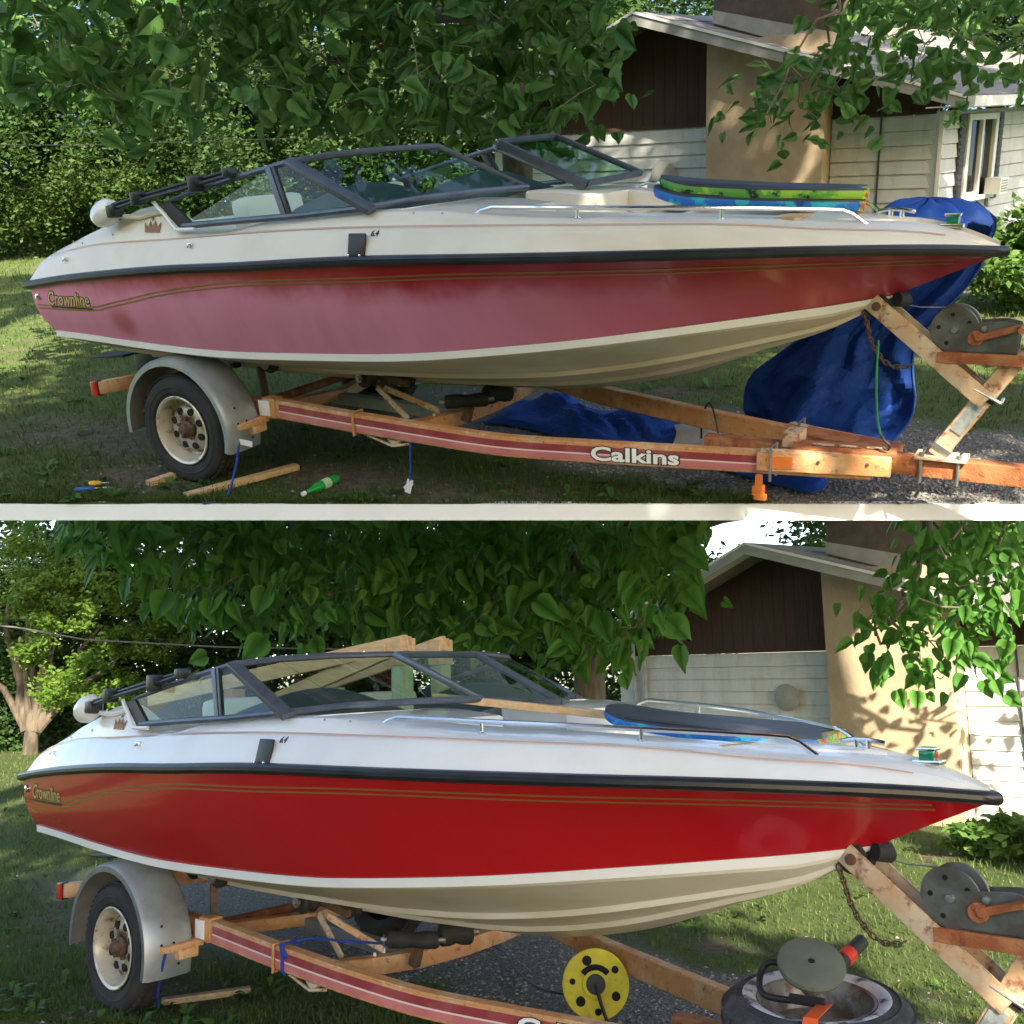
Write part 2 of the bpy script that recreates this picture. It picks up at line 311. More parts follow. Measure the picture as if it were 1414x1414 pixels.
    def mesh(s, name, base=(0, 0, 0), sharp=35, smooth=True, merge=True):
        me = bpy.data.meshes.new(name); b = Vector(base)
        me.from_pydata([tuple(Vector(v) - b) for v in s.v], [], s.f)
        bm = bmesh.new(); bm.from_mesh(me)
        if merge: bmesh.ops.remove_doubles(bm, verts=bm.verts, dist=1e-5); bmesh.ops.recalc_face_normals(bm, faces=bm.faces); bm.to_mesh(me); bm.free()
        if smooth:
            me.shade_smooth(); me.set_sharp_from_angle(angle=math.radians(sharp))
        return me
def tag(o, label=None, cat=None, group=None, kind=None):
    for k, v in (('label', label), ('category', cat), ('group', group), ('kind', kind)):
        if v: o[k] = v
    return o
BASE = {}
def thing(site, name, base, label, cat, group=None):
    o = bpy.data.objects.new(name, None); COL.objects.link(o); o.empty_display_size = .2
    o.matrix_world = SITE[site] @ Matrix.Translation(base); BASE[o] = Vector(base); return tag(o, label, cat, group)
def part(name, mb, m, parent, label=None, kind=None, sharp=35, smooth=True):
    b = BASE[parent]; me = mb if isinstance(mb, bpy.types.Mesh) else mb.mesh(name, b, sharp, smooth)
    o = bpy.data.objects.new(name, me); COL.objects.link(o); o.parent = parent; BASE[o] = b
    if not me.materials: me.materials.append(MATS[m])
    return tag(o, label, None, None, kind)
def parts(name, mb, m, parent, **k):           # every separate piece of mb becomes a part of its own
    root = list(range(len(mb.v)))
    def find(i):
        while root[i] != i: root[i] = root[root[i]]; i = root[i]
        return i
    for f in mb.f:
        for j in f[1:]: root[find(j)] = find(f[0])
    comp = {}
    for f in mb.f: comp.setdefault(find(f[0]), []).append(f)
    for fs in comp.values():
        ids = sorted({i for f in fs for i in f}); mp = {i: n for n, i in enumerate(ids)}; q = MB(); q.v = [mb.v[i] for i in ids]; q.f = [tuple(mp[i] for i in f) for f in fs]; part(name, q, m, parent, **k)
def single(site, name, mb, m, base, label, cat, group=None, kind=None, sharp=35, smooth=True):
    me = mb.mesh(name, base, sharp, smooth); me.materials.append(MATS[m])
    o = bpy.data.objects.new(name, me); COL.objects.link(o); o.matrix_world = SITE[site] @ Matrix.Translation(base); BASE[o] = Vector(base)
    return tag(o, label, cat, group, kind)
def copy_tree(o, site, label=None, mats={}, skip=(), parent=None):
    c = o.copy(); COL.objects.link(c)
    if o in BASE: BASE[c] = BASE[o]
    if parent is None: c.matrix_world = SITE[site] @ Matrix.Translation(BASE[o])
    else: c.parent = parent
    if label: c['label'] = label
    if o.type == 'MESH' and o.data.materials and o.data.materials[0].name in mats:
        c.data = o.data.copy(); c.data.materials[0] = MATS[mats[o.data.materials[0].name]]
    for ch in list(o.children):
        if ch.name.split('.')[0] not in skip: copy_tree(ch, site, None, mats, skip, c)
    return c
def curve(xs, ys):
    xs = np.array(xs, float); ys = np.array(ys, float); mm = np.gradient(ys, xs)
    def g(x):
        x = min(max(x, xs[0]), xs[-1]); i = int(min(max(np.searchsorted(xs, x) - 1, 0), len(xs) - 2)); h = xs[i + 1] - xs[i]; t = (x - xs[i]) / h
        return float((2 * t**3 - 3 * t**2 + 1) * ys[i] + (t**3 - 2 * t**2 + t) * h * mm[i] + (-2 * t**3 + 3 * t**2) * ys[i + 1] + (t**3 - t**2) * h * mm[i + 1])
    return g
def text_mesh(txt, size, shear=0, offset=0, extrude=.002, sx=1):
    cu = bpy.data.curves.new('lettering', 'FONT'); cu.body = txt; cu.size = size; cu.shear = shear; cu.offset = offset; cu.extrude = extrude; cu.resolution_u = 3
    ob = bpy.data.objects.new('lettering', cu); COL.objects.link(ob); dg = bpy.context.evaluated_depsgraph_get()
    me = bpy.data.meshes.new_from_object(ob.evaluated_get(dg)); bpy.data.objects.remove(ob); bpy.data.curves.remove(cu)
    mb = MB(); mb.v = [(v.co.x * sx, v.co.y, v.co.z) for v in me.vertices]; mb.f = [tuple(p.vertices) for p in me.polygons]; bpy.data.meshes.remove(me); return mb
def bulk(name, verts, faces_flat, loop_tot, m):
    """fast mesh from numpy: verts (n,3), faces_flat corner indices, loop_tot corners per face"""
    me = bpy.data.meshes.new(name); n = len(verts); me.vertices.add(n); me.vertices.foreach_set('co', np.asarray(verts, np.float32).ravel())
    me.loops.add(len(faces_flat)); me.loops.foreach_set('vertex_index', np.asarray(faces_flat, np.int32))
    nf = len(loop_tot); me.polygons.add(nf); st = np.concatenate([[0], np.cumsum(loop_tot)[:-1]]).astype(np.int32)
    me.polygons.foreach_set('loop_start', st); me.polygons.foreach_set('loop_total', np.asarray(loop_tot, np.int32)); me.update(calc_edges=True); me.validate()
    me.materials.append(MATS[m]); return me
CL_A=[[-1.03,0.86,2.81],[0.62,2.01,3.42],[-1.02,1.09,3.28],[2.37,2.6,2.7],[1.8,2.02,2.71],[1.01,1.38,2.19],[0.39,1.33,2.42],[1.38,1.96,2.58],[-0.74,1.17,3.55],[1.53,1.35,2.15],[1.9,2.31,3.25],[-1.47,0.71,3.32],[0.73,1.82,3.05],[0.38,1.32,2.93],[-0.28,0.89,2.69],[0.93,1.1,2.15],[0.88,2.02,3.25],[1.93,2.45,2.59],[-1.16,0.01,2.42],[-0.0,1.13,3.28],[-0.43,0.6,2.43],[1.09,2.1,3.0],[-0.63,0.33,2.93],[1.79,2.66,2.89],[-0.12,1.49,2.8],[0.8,1.81,2.62],[0.53,1.47,2.59],[0.49,1.59,3.46],[-1.93,0.24,2.75],[1.48,1.35,2.35],[-1.47,0.13,3.48],[-0.37,1.14,3.1],[-0.37,0.72,2.98],[1.5,2.01,3.36],[-0.25,0.71,3.18],[1.43,2.37,3.11],[-1.15,1.02,3.46],[0.36,1.56,3.23],[1.88,1.55,2.18],[1.55,2.14,2.5],[-0.17,1.29,2.95],[2.13,2.37,3.06],[2.32,1.89,2.08],[-0.53,0.41,2.3],[0.42,0.95,2.35],[-0.76,0.16,2.41],[1.39,2.67,3.49],[-1.81,0.45,3.26],[-1.33,0.59,3.5],[-1.28,0.19,2.86],[1.66,1.77,2.84],[0.07,1.37,3.17],[2.3,2.25,2.53],[1.03,2.2,3.33],[-0.79,0.44,3.15],[-0.7,0.5,2.52],[1.75,2.31,3.07],[1.88,2.04,2.1],[-1.63,0.07,3.12],[2.29,2.32,2.8],[0.64,1.63,2.43],[-1.85,0.03,2.51],[0.9,1.72,2.82],[2.15,2.26,2.35],[1.29,1.59,2.65],[-0.72,1.42,3.48],[-0.85,0.47,3.47],[2.08,2.61,3.35],[-0.18,0.49,2.63],[-1.06,-0.06,2.63],[-1.3,0.52,2.67],[-0.32,0.83,2.46],[2.45,2.23,2.23],[-1.84,0.38,3.03],[1.69,1.45,2.26],[1.42,1.98,3.17],[2.12,2.96,3.08],[0.44,1.89,3.32],[-1.6,0.48,3.61],[1.78,2.23,2.34],[0.33,1.79,2.97],[0.63,1.1,2.14],[-1.1,0.17,3.1],[-0.0,1.71,3.5],[-1.24,0.47,3.01],[0.15,1.5,2.65],[0.65,1.65,2.78],[1.68,1.55,1.99],[0.01,0.41,2.22],[-0.11,1.42,3.52],[-1.46,0.41,3.37],[1.05,1.86,3.41],[0.77,2.31,2.97],[1.11,3.01,3.48],[-2.26,0.57,3.17],[-1.1,1.17,2.35],[0.72,3.14,3.44],[1.4,3.45,3.45],[-0.75,1.48,3.37],[0.14,2.36,2.21],[-1.11,1.92,3.13],[1.25,2.79,2.01],[1.0,2.57,2.18],[1.25,3.04,2.36],[1.8,2.74,2.31],[-2.47,0.7,3.48],[1.86,3.23,2.14],[-0.05,2.12,3.26],[-2.31,1.23,3.73],[-1.88,1.35,3.37],[1.39,2.94,3.06],[-0.07,1.65,2.68],[2.16,2.79,2.38],[-1.11,1.17,2.95],[1.18,2.29,2.65],[-0.99,1.54,2.68],[-1.86,0.78,2.8],[-1.64,0.92,2.73],[-2.06,1.05,3.41],[1.44,3.23,2.92],[0.05,2.37,2.55],[0.02,2.42,3.37],[-1.72,0.93,3.02],[-0.67,2.03,3.14],[1.86,3.42,3.35],[1.47,2.48,2.74],[0.72,2.55,3.25],[1.79,2.39,2.11],[0.92,2.05,2.11],[0.54,2.35,3.52],[-0.18,2.43,3.06],[-1.63,1.85,3.75],[-1.19,1.54,3.32],[-2.24,0.87,3.13],[-0.42,2.36,3.54],[0.35,2.52,2.69],[-1.11,0.97,2.64],[-1.58,1.47,3.42],[1.76,3.46,3.1],[-2.23,0.49,2.61],[0.46,2.23,3.16],[-0.16,2.18,2.55],[1.13,2.8,3.13],[1.74,3.42,2.75],[-1.06,2.14,3.75],[-0.34,1.84,3.53],[-0.24,1.51,2.38],[-0.18,2.01,2.2],[1.66,3.1,2.57],[-0.32,2.03,3.11],[0.79,2.14,2.35],[-2.71,0.97,3.79],[-1.03,1.52,2.43],[-0.39,1.61,2.73],[-2.28,0.39,2.84],[-1.53,1.03,3.55],[-1.33,1.66,2.89],[-2.13,0.8,3.46],[-1.97,1.72,3.76],[-1.23,0.95,2.92],[-1.41,0.95,2.45],[0.19,2.08,3.58],[0.94,2.78,2.95],[0.89,2.44,3.52],[-2.18,0.69,2.85],[1.39,2.37,2.54],[-0.68,2.28,3.38],[1.55,2.63,2.56],[0.31,2.51,2.96],[-1.72,0.81,2.5],[0.85,2.53,2.44],[-0.71,1.86,3.41],[-2.24,0.86,2.6],[0.89,2.29,2.68],[0.27,1.77,2.75],[-0.98,1.59,3.62],[1.57,3.09,3.16],[-3.01,1.45,3.6],[-1.89,1.95,2.72],[-2.21,1.55,3.42],[0.06,3.13,2.76],[0.74,3.5,3.34],[-1.64,1.92,3.1],[0.98,3.79,3.51],[0.44,2.9,2.16],[-1.85,1.7,3.46],[-3.17,1.26,3.69],[-0.09,3.35,3.41],[0.35,3.77,2.96],[0.8,3.95,2.75],[-2.07,1.95,2.25],[1.27,3.75,2.69],[-2.09,1.84,3.84],[-2.04,1.65,3.24],[-0.99,2.44,2.96],[-1.29,2.79,3.68],[1.08,4.34,3.25],[-0.08,2.59,2.79],[1.42,4.13,2.4],[0.98,3.91,2.46],[-2.93,1.62,3.42],[-0.54,2.73,2.7],[0.29,3.33,2.64],[-2.9,1.19,3.08],[-1.9,2.56,3.64],[0.19,3.85,3.4],[1.53,4.28,3.15],[-1.69,2.13,2.47],[0.78,4.12,3.26],[1.81,3.77,2.69],[-3.05,1.28,2.73],[-1.81,2.01,3.83],[-3.28,1.09,2.77],[0.81,3.48,2.34],[-2.9,2.05,3.84],[-0.08,2.43,2.15],[-0.68,2.69,3.62],[-1.11,2.35,3.37],[1.47,3.88,2.89],[-0.75,2.64,3.37],[0.24,3.72,3.66],[0.28,2.59,2.42],[-1.78,2.32,2.92],[-2.23,1.51,2.75],[-0.94,2.95,3.01],[0.45,3.45,2.21],[-1.96,1.52,2.58],[1.31,3.89,3.54],[-2.43,1.25,2.76],[-2.43,1.61,3.15],[-1.42,2.43,3.78],[-0.29,2.21,2.3],[-0.22,3.04,3.64],[-1.43,2.18,3.26],[-2.98,1.76,3.87],[-3.2,1.04,3.04],[0.3,3.08,3.08],[0.82,3.64,2.08],[-0.51,3.34,3.27],[-3.48,1.45,3.45],[-3.47,1.77,4.01],[1.29,3.8,2.25],[-0.09,2.97,2.12],[0.42,3.65,2.68],[1.56,4.27,3.53],[-2.18,2.38,3.62],[-1.9,1.58,2.84],[0.1,3.39,3.63],[-0.8,3.2,3.27],[-2.2,1.2,2.48],[-2.61,1.42,3.04],[-0.35,2.83,2.49],[0.64,3.68,3.72],[0.64,3.81,3.13],[-0.75,2.38,2.53],[1.18,3.72,2.94],[-1.01,2.1,3.04],[-1.65,2.22,3.82],[-0.32,3.37,3.0],[-0.34,2.72,3.63],[-2.23,2.24,3.37],[-0.65,3.25,3.5],[-1.01,2.28,2.72],[-2.45,1.07,2.52]]
CR_A=[[3.68,2.43,1.96],[3.81,3.31,2.32],[3.76,2.92,2.04],[3.76,2.67,2.28],[3.88,3.39,2.1],[4.02,3.35,2.22],[3.45,3.22,2.17],[3.9,2.98,1.91],[3.84,3.58,2.18],[3.58,3.87,2.34],[3.31,3.77,1.9],[3.65,3.54,1.98],[3.54,3.45,2.18],[3.64,4.22,2.48],[3.09,3.93,2.09],[3.96,3.67,2.01],[4.76,3.64,2.64],[3.91,3.53,2.89],[4.07,3.46,2.45],[4.71,3.98,2.2],[5.0,3.6,2.32],[4.03,2.92,2.61],[4.11,3.48,2.78],[4.31,3.91,2.63],[5.17,4.02,2.56],[4.56,3.25,2.36],[4.92,4.15,2.83],[4.95,3.87,2.56],[4.59,3.64,2.84],[4.24,3.56,2.46],[5.28,3.6,2.28],[4.58,3.77,2.58],[4.29,3.85,2.27],[4.4,3.72,2.81],[3.78,3.19,3.0],[4.57,3.2,2.14],[4.85,3.39,2.38],[4.81,3.61,2.88],[5.19,3.96,2.82],[4.37,3.91,3.01],[4.19,3.89,2.93],[4.09,3.51,2.98],[5.08,4.29,2.2],[3.73,3.85,2.96],[4.85,4.77,2.69],[4.6,5.23,3.08],[4.48,4.46,2.06],[4.78,4.86,2.28],[4.63,4.18,2.25],[3.93,4.43,2.43],[4.26,4.19,2.86],[4.61,4.81,2.79],[4.93,4.92,2.39],[4.04,4.25,2.99],[4.34,4.04,2.15],[3.88,4.42,2.82],[5.1,4.95,2.9],[4.1,4.86,2.61],[5.1,5.26,2.63],[4.36,4.87,2.65],[5.13,5.02,2.26],[4.61,4.89,2.45],[4.25,4.14,2.36],[4.47,4.41,2.83],[3.75,4.1,2.72],[4.86,5.33,2.97],[4.34,4.67,2.44],[3.36,4.55,3.2],[4.25,5.09,3.11],[3.7,4.89,3.19]]
CL_B=[[0.64,0.57,2.65],[1.46,1.53,2.5],[0.6,0.64,2.25],[2.04,1.9,2.9],[2.0,1.96,2.08],[0.93,0.96,2.35],[0.46,0.63,3.0],[0.23,0.44,2.52],[-0.2,0.23,2.64],[1.0,1.09,2.66],[0.68,1.14,3.07],[-0.33,0.14,2.93],[-0.42,0.32,2.36],[2.38,2.3,2.06],[0.63,0.98,2.83],[1.61,2.01,2.13],[1.57,1.71,2.29],[1.59,1.44,2.12],[1.1,1.21,2.18],[2.6,2.07,2.86],[1.58,1.8,3.01],[2.63,2.23,2.28],[-0.21,-0.46,3.04],[2.72,2.48,2.51],[0.27,0.43,2.99],[1.67,2.15,2.76],[2.21,2.07,2.06],[-0.25,-0.04,2.68],[2.88,2.33,2.86],[1.04,1.41,2.78],[0.02,0.32,2.41],[0.05,0.5,2.8],[0.06,0.65,2.32],[1.62,1.88,2.59],[1.19,1.51,2.95],[2.22,2.51,2.67],[1.92,2.12,2.43],[2.27,2.01,2.98],[-0.25,0.36,2.91],[1.53,1.66,2.71],[2.32,2.11,2.42],[-0.28,-0.26,2.85],[0.85,1.52,2.45],[0.79,0.97,2.6],[1.16,1.1,3.02],[1.87,1.8,2.35],[-1.0,-0.17,2.94],[1.17,1.46,2.27],[2.16,2.16,2.72],[0.91,0.66,2.99],[0.71,0.82,2.35],[2.7,2.22,2.71],[-1.08,-0.39,3.15],[-0.01,-0.19,3.04],[1.43,1.6,2.99],[0.58,0.5,2.43],[1.18,1.68,2.75],[1.19,2.91,2.08],[-0.04,1.69,3.09],[0.21,1.06,2.82],[2.04,2.79,2.74],[1.42,2.37,2.68],[-0.33,0.92,2.99],[1.87,3.23,2.19],[1.84,3.22,3.17],[-0.06,1.58,2.84],[1.61,3.2,2.04],[-0.94,0.77,3.17],[0.19,1.49,2.36],[-0.8,0.09,3.04],[0.38,1.87,2.49],[-0.77,0.55,2.64],[0.28,1.65,2.82],[1.59,2.7,2.84],[1.33,2.08,2.62],[1.95,2.6,3.0],[0.98,2.4,2.39],[-0.26,1.4,2.35],[0.76,2.2,3.19],[1.75,2.71,2.21],[2.25,3.04,2.3],[-0.23,0.92,2.63],[1.26,2.44,2.19],[0.71,2.03,2.62],[0.29,1.99,2.8],[-0.6,1.11,2.23],[-0.71,0.39,2.85],[1.12,2.41,2.91],[-0.26,1.44,2.62],[2.09,3.41,3.11],[2.02,3.12,2.51],[0.89,1.88,2.15],[1.1,1.82,2.81],[-1.39,0.44,2.88],[-0.43,0.79,2.44],[-0.35,0.56,2.75],[2.01,3.59,2.72],[0.45,2.03,3.03],[0.2,1.14,3.11],[-1.39,0.12,2.93],[1.39,2.88,2.59],[1.37,2.64,3.09],[1.18,2.07,2.12],[1.85,2.82,2.47],[0.76,1.42,3.04],[-0.92,0.82,2.38],[-1.19,-0.31,3.16],[-0.94,-0.08,3.12],[-0.11,1.03,3.16],[1.07,1.88,2.36],[0.61,1.83,2.26],[-0.71,0.28,3.15],[0.09,1.92,2.27],[1.29,2.48,2.45],[-0.62,0.86,3.19],[2.16,3.01,2.86],[0.95,2.45,3.19],[1.28,2.87,2.34],[-0.73,2.09,2.56],[1.23,3.24,3.13],[0.8,2.86,2.74],[0.75,2.67,3.13],[0.45,2.52,3.09],[0.07,2.93,2.4],[0.34,2.66,2.73],[1.37,3.3,2.63],[-0.11,2.5,2.7],[-1.84,1.02,2.89],[1.61,4.02,2.54],[0.8,2.96,2.19],[-1.31,0.97,2.61],[1.3,3.78,3.23],[-0.96,1.14,3.2],[-0.63,2.1,3.35],[-1.05,1.07,2.45],[-2.09,0.31,3.1],[1.21,3.43,2.25],[-0.8,1.38,2.83],[1.49,4.13,2.96],[1.09,2.94,3.16],[1.07,3.35,1.97],[0.7,3.44,2.46],[-1.23,0.82,3.09],[-0.16,2.18,2.33],[-0.24,2.55,3.26],[1.41,3.44,2.91],[-0.31,1.96,2.81],[-0.57,1.61,2.42],[1.06,3.12,2.79],[-0.26,2.16,2.62],[-0.97,1.22,2.7],[-1.64,0.48,3.21],[-0.97,1.59,3.16],[-0.53,1.51,2.79],[1.32,3.84,2.5],[0.24,3.13,2.18],[1.49,3.92,2.23],[1.93,3.7,3.14],[-1.14,1.47,2.36],[0.59,3.01,2.48],[0.17,2.27,2.36],[-0.59,1.87,3.07],[-1.97,0.74,2.94],[-0.0,2.08,2.88],[0.11,2.56,2.95],[0.36,2.41,2.14],[-2.35,0.31,3.39],[1.08,3.9,2.02],[0.07,1.86,3.18],[-0.76,1.75,3.33],[1.03,3.1,2.15],[-1.25,1.21,2.97],[-1.41,0.7,3.31]]
CR_B=[[3.5,3.99,1.9],[3.67,4.15,1.95],[3.6,3.97,2.08],[3.53,3.6,2.03],[3.36,4.23,1.98],[3.48,4.54,2.0],[3.95,3.41,2.2],[4.56,4.76,2.81],[4.47,4.42,2.64],[4.14,3.56,2.15],[4.34,4.62,2.31],[4.21,3.68,2.63],[4.23,3.48,2.44],[4.05,3.73,2.81],[4.05,4.16,1.85],[3.84,4.0,1.92],[4.35,4.43,2.81],[4.73,4.11,2.5],[4.29,4.07,2.28],[4.3,4.0,2.76],[4.25,3.76,2.12],[4.25,4.44,2.54],[4.59,4.53,2.29],[4.44,4.11,2.09],[4.07,4.3,2.93],[4.38,3.88,2.92],[3.93,3.88,2.37],[4.49,4.61,2.96],[4.14,4.37,1.98],[4.03,3.56,2.54],[4.07,4.14,2.32],[4.48,4.85,2.23],[3.84,4.69,2.74],[4.16,4.58,2.08],[4.08,4.82,3.0],[3.93,4.97,2.62],[4.18,4.87,2.28],[3.68,4.51,1.99],[3.89,4.95,1.87],[4.17,5.49,2.66],[4.26,5.33,2.43],[3.92,4.44,2.14],[4.2,4.83,2.81],[4.04,5.25,2.55],[3.56,4.65,2.37],[3.95,4.97,2.38],[4.28,5.52,2.97],[3.7,4.77,1.79],[3.78,4.41,2.92],[3.55,4.48,2.16],[4.45,5.17,2.59],[3.82,4.57,2.38],[3.6,4.89,2.61],[3.81,4.96,3.01],[3.63,4.42,1.75],[4.32,4.71,3.01]]
# ------------------------------------------------------------------ ground of both sites
def nz(x, y, s, o=0): return mnoise.noise(V(x * s + o, y * s - o, o))
def masks(site, x, y):
    n = .35 * nz(x, y, 1.1, 3) + .22 * nz(x, y, 3.3, 7)
    d = abs(y - (.95 + .10 * (x - 3) * (x > 3) * -1)) - .78 - (.25 if x > 4.3 and site == 'A' else 0)       # the gravel drive under the trailer
    g = min(max(.5 - (d + n) / .35, 0), 1)
    if site == 'A': g *= min(1, max(0, (x - .9) / .9))
    elif x < -1.5: g *= max(0, 1 - (-1.5 - x) / 2)
    e = [(-.35, -.45, 1.3, .55), (.9, -1.05, .5, .35), (2.6, -.6, 1.6, .45)] if site == 'A' else [(-.4, .1, 1.6, .8), (1.2, -.7, .6, .5)]
    dd = min(((x - a) / p) ** 2 + ((y - b) / q) ** 2 for a, b, p, q in e)
    dirt = min(max(1.05 - dd + 1.6 * n, 0), 1) * .9
    dirt = max(dirt, min(1, max(0, (nz(x, y, 2.1, 17) - .25) * 2.2)))
    return g, dirt
def height(x, y): return .016 * nz(x, y, .6, 1) + .008 * nz(x, y, 2.5, 4)
FL, FR, NL, NR = V(-30, 19, 0), V(6.8, 30, 0), V(.039, -1.914, 0), V(5.993, .478, 0)
def ground_grid(site):
    P = []
    if site == 'A':
        for j in range(150):
            t = (j / 149) ** 2.4; row = []
            for i in range(170):
                s = i / 169; p = NL.lerp(NR, s).lerp(FL.lerp(FR, s), t); row.append(V(p.x, p.y, 0 if j == 0 else height(p.x, p.y) * min(1, j / 6)))
            P.append(row)
    else:
        f = lambda u: 1.2 * math.sinh(u * 4.6)
        for j in range(190):
            row = []
            for i in range(190):
                x, y = 2.5 + f(i / 94.5 - 1), 1.0 + f(j / 94.5 - 1); row.append(V(x, y, height(x, y) if abs(x) < 30 and abs(y) < 30 else 0))
            P.append(row)
    mb = MB().grid(P); me = mb.mesh('ground', (0, 0, 0), 80)
    g = me.attributes.new('gravel', 'FLOAT', 'POINT'); d = me.attributes.new('dirt', 'FLOAT', 'POINT')
    gm, dm = zip(*[masks(site, v.co.x, v.co.y) for v in me.vertices])
    g.data.foreach_set('value', gm); d.data.foreach_set('value', dm)
    me.materials.append(MATS['lawn']); o = bpy.data.objects.new('ground', me); COL.objects.link(o); o.matrix_world = SITE[site]
    return tag(o, kind='structure')
ground_grid('A'); ground_grid('B')
# the terrace that carries the upper yard: a plain underside, and a white front standing in for the dividing strip
def struct(name, mb, m, site, smooth=False):
    me = mb.mesh(name, (0, 0, 0), 35, smooth); me.materials.append(MATS[m]); o = bpy.data.objects.new(name, me); COL.objects.link(o); o.matrix_world = SITE[site]; return tag(o, kind='structure')
eL, eR = V(.051, -1.943, -.088), V(6.003, .454, -.074)
struct('divider_strip', MB().add([NL + V(0, 0, .003), NR + V(0, 0, .003), eR, eL, NL + V(-.03, .05, .0) , NR + V(-.02, .05, 0), eR + V(-.02, .05, 0), eL + V(-.03, .05, 0)], [(0, 1, 2, 3), (4, 7, 6, 5), (0, 4, 5, 1), (3, 2, 6, 7), (0, 3, 7, 4), (1, 5, 6, 2)]), 'white_paint', 'A')
lo = lambda p, h: V(p.x, p.y, h)
struct('terrace', MB().add([NL + V(-.03, .052, -.055), NR + V(-.02, .052, -.05), lo(FR, -.06), lo(FL, -.06), eL + V(-.03, .052, .004), eR + V(-.02, .052, .004), lo(FR, -.4), lo(FL, -.4)], [(0, 3, 2, 1), (4, 5, 6, 7), (0, 1, 5, 4), (1, 2, 6, 5), (2, 3, 7, 6), (3, 0, 4, 7)]), 'white_paint', 'A')
# ------------------------------------------------------------------ grass and gravel (uncountable)
def frustum_pts(site, n, power):
    if site == 'A': a, b, c, d = NL + (FL - NL) * .0006, NR + (FR - NR) * .0006, FL, FR
    else:
        a, b, c, d = V(.2, -1.8, 0), V(5.4, 1.0, 0), V(-26, 9, 0), V(4.6, 22, 0)
    s = rng.random(n); t = rng.random(n) ** power
    near = np.array(a)[None] * (1 - s[:, None]) + np.array(b)[None] * s[:, None]; far = np.array(c)[None] * (1 - s[:, None]) + np.array(d)[None] * s[:, None]
    return near * (1 - t[:, None]) + far * t[:, None]
def grass(site, n):
    p = frustum_pts(site, n, 3.2); keep = []
    for i in range(n):
        g, d = masks(site, p[i, 0], p[i, 1])
        keep.append(rng.random() > max(g * 1.5, d * 1.0))
    p = p[np.array(keep)]; n = len(p)
    p[:, 2] = [height(x, y) for x, y in p[:, :2]]
    far = np.clip(np.hypot(p[:, 0] - 6.4, p[:, 1] + 4.5) / 6, 1, 4)
    cl = np.array([.6 + .9 * max(0, nz(x, y, 1.7, 9) + .35) for x, y in p[:, :2]])
    hgt = rng.uniform(.018, .055, n) * cl * (1 + .25 * (far - 1)); wd = rng.uniform(.0022, .0042, n) * (1 + .5 * (far - 1))
    a = rng.uniform(0, 2 * np.pi, n); le = rng.uniform(.1, .9, n) * hgt; b = rng.uniform(0, 2 * np.pi, n)
    ux, uy = np.cos(a) * wd, np.sin(a) * wd; lx, ly = np.cos(b) * le, np.sin(b) * le
    P = np.empty((n, 5, 3)); base = p
    P[:, 0] = base - np.stack([ux, uy, 0 * ux], 1); P[:, 1] = base + np.stack([ux, uy, 0 * ux], 1)
    mid = base + np.stack([lx * .35, ly * .35, hgt * .6], 1)
    P[:, 2] = mid + np.stack([ux, uy, 0 * ux], 1) * .7; P[:, 3] = mid - np.stack([ux, uy, 0 * ux], 1) * .7
    P[:, 4] = base + np.stack([lx, ly, hgt], 1)
    idx = (np.arange(n) * 5)[:, None] + np.array([0, 1, 2, 3, 3, 2, 4])[None]
    me = bulk('grass', P.reshape(-1, 3), idx.ravel(), np.tile([4, 3], n), 'grass_blade')
    o = bpy.data.objects.new('grass', me); COL.objects.link(o); o.matrix_world = SITE[site]
    return o
tag(grass('A', 95000), 'short patchy lawn grass round the faded boat, up to the woods', 'grass', None, 'stuff')
tag(grass('B', 95000), 'shaded lawn grass round the glossy red boat, brighter by the house', 'grass', None, 'stuff')
def gravel(site, n):
    p = frustum_pts(site, n, 1.0 if False else 3.0); keep = [masks(site, x, y)[0] > rng.uniform(.35, .9) or rng.random() < .02 for x, y in p[:, :2]]
    p = p[np.array(keep)]; n = len(p); p[:, 2] = [height(x, y) for x, y in p[:, :2]]
    oc = np.array([(1, 0, 0), (-1, 0, 0), (0, 1, 0), (0, -1, 0), (0, 0, 1), (0, 0, -1)], float); fc = np.array([(0, 2, 4), (2, 1, 4), (1, 3, 4), (3, 0, 4), (2, 0, 5), (1, 2, 5), (3, 1, 5), (0, 3, 5)])
    sz = rng.uniform(.006, .02, (n, 1, 1)) * np.array([1, .8, .55])[None, None] * rng.uniform(.6, 1.3, (n, 6, 1))
    a = rng.uniform(0, 6.28, n); c, s = np.cos(a), np.sin(a); Q = oc[None] * sz
    X = Q[:, :, 0] * c[:, None] - Q[:, :, 1] * s[:, None]; Y = Q[:, :, 0] * s[:, None] + Q[:, :, 1] * c[:, None]
    P = np.stack([X, Y, Q[:, :, 2]], 2) + p[:, None]
    idx = (np.arange(n) * 6)[:, None, None] + fc[None]
    me = bulk('gravel', P.reshape(-1, 3), idx.ravel(), np.full(n * 8, 3), 'gravel'); o = bpy.data.objects.new('gravel', me); COL.objects.link(o); o.matrix_world = SITE[site]; return o
tag(gravel('A', 40000), 'loose grey gravel of the drive under the faded boat', 'gravel', None, 'stuff')
tag(gravel('B', 40000), 'dark loose gravel under the trailer of the glossy red boat', 'gravel', None, 'stuff')
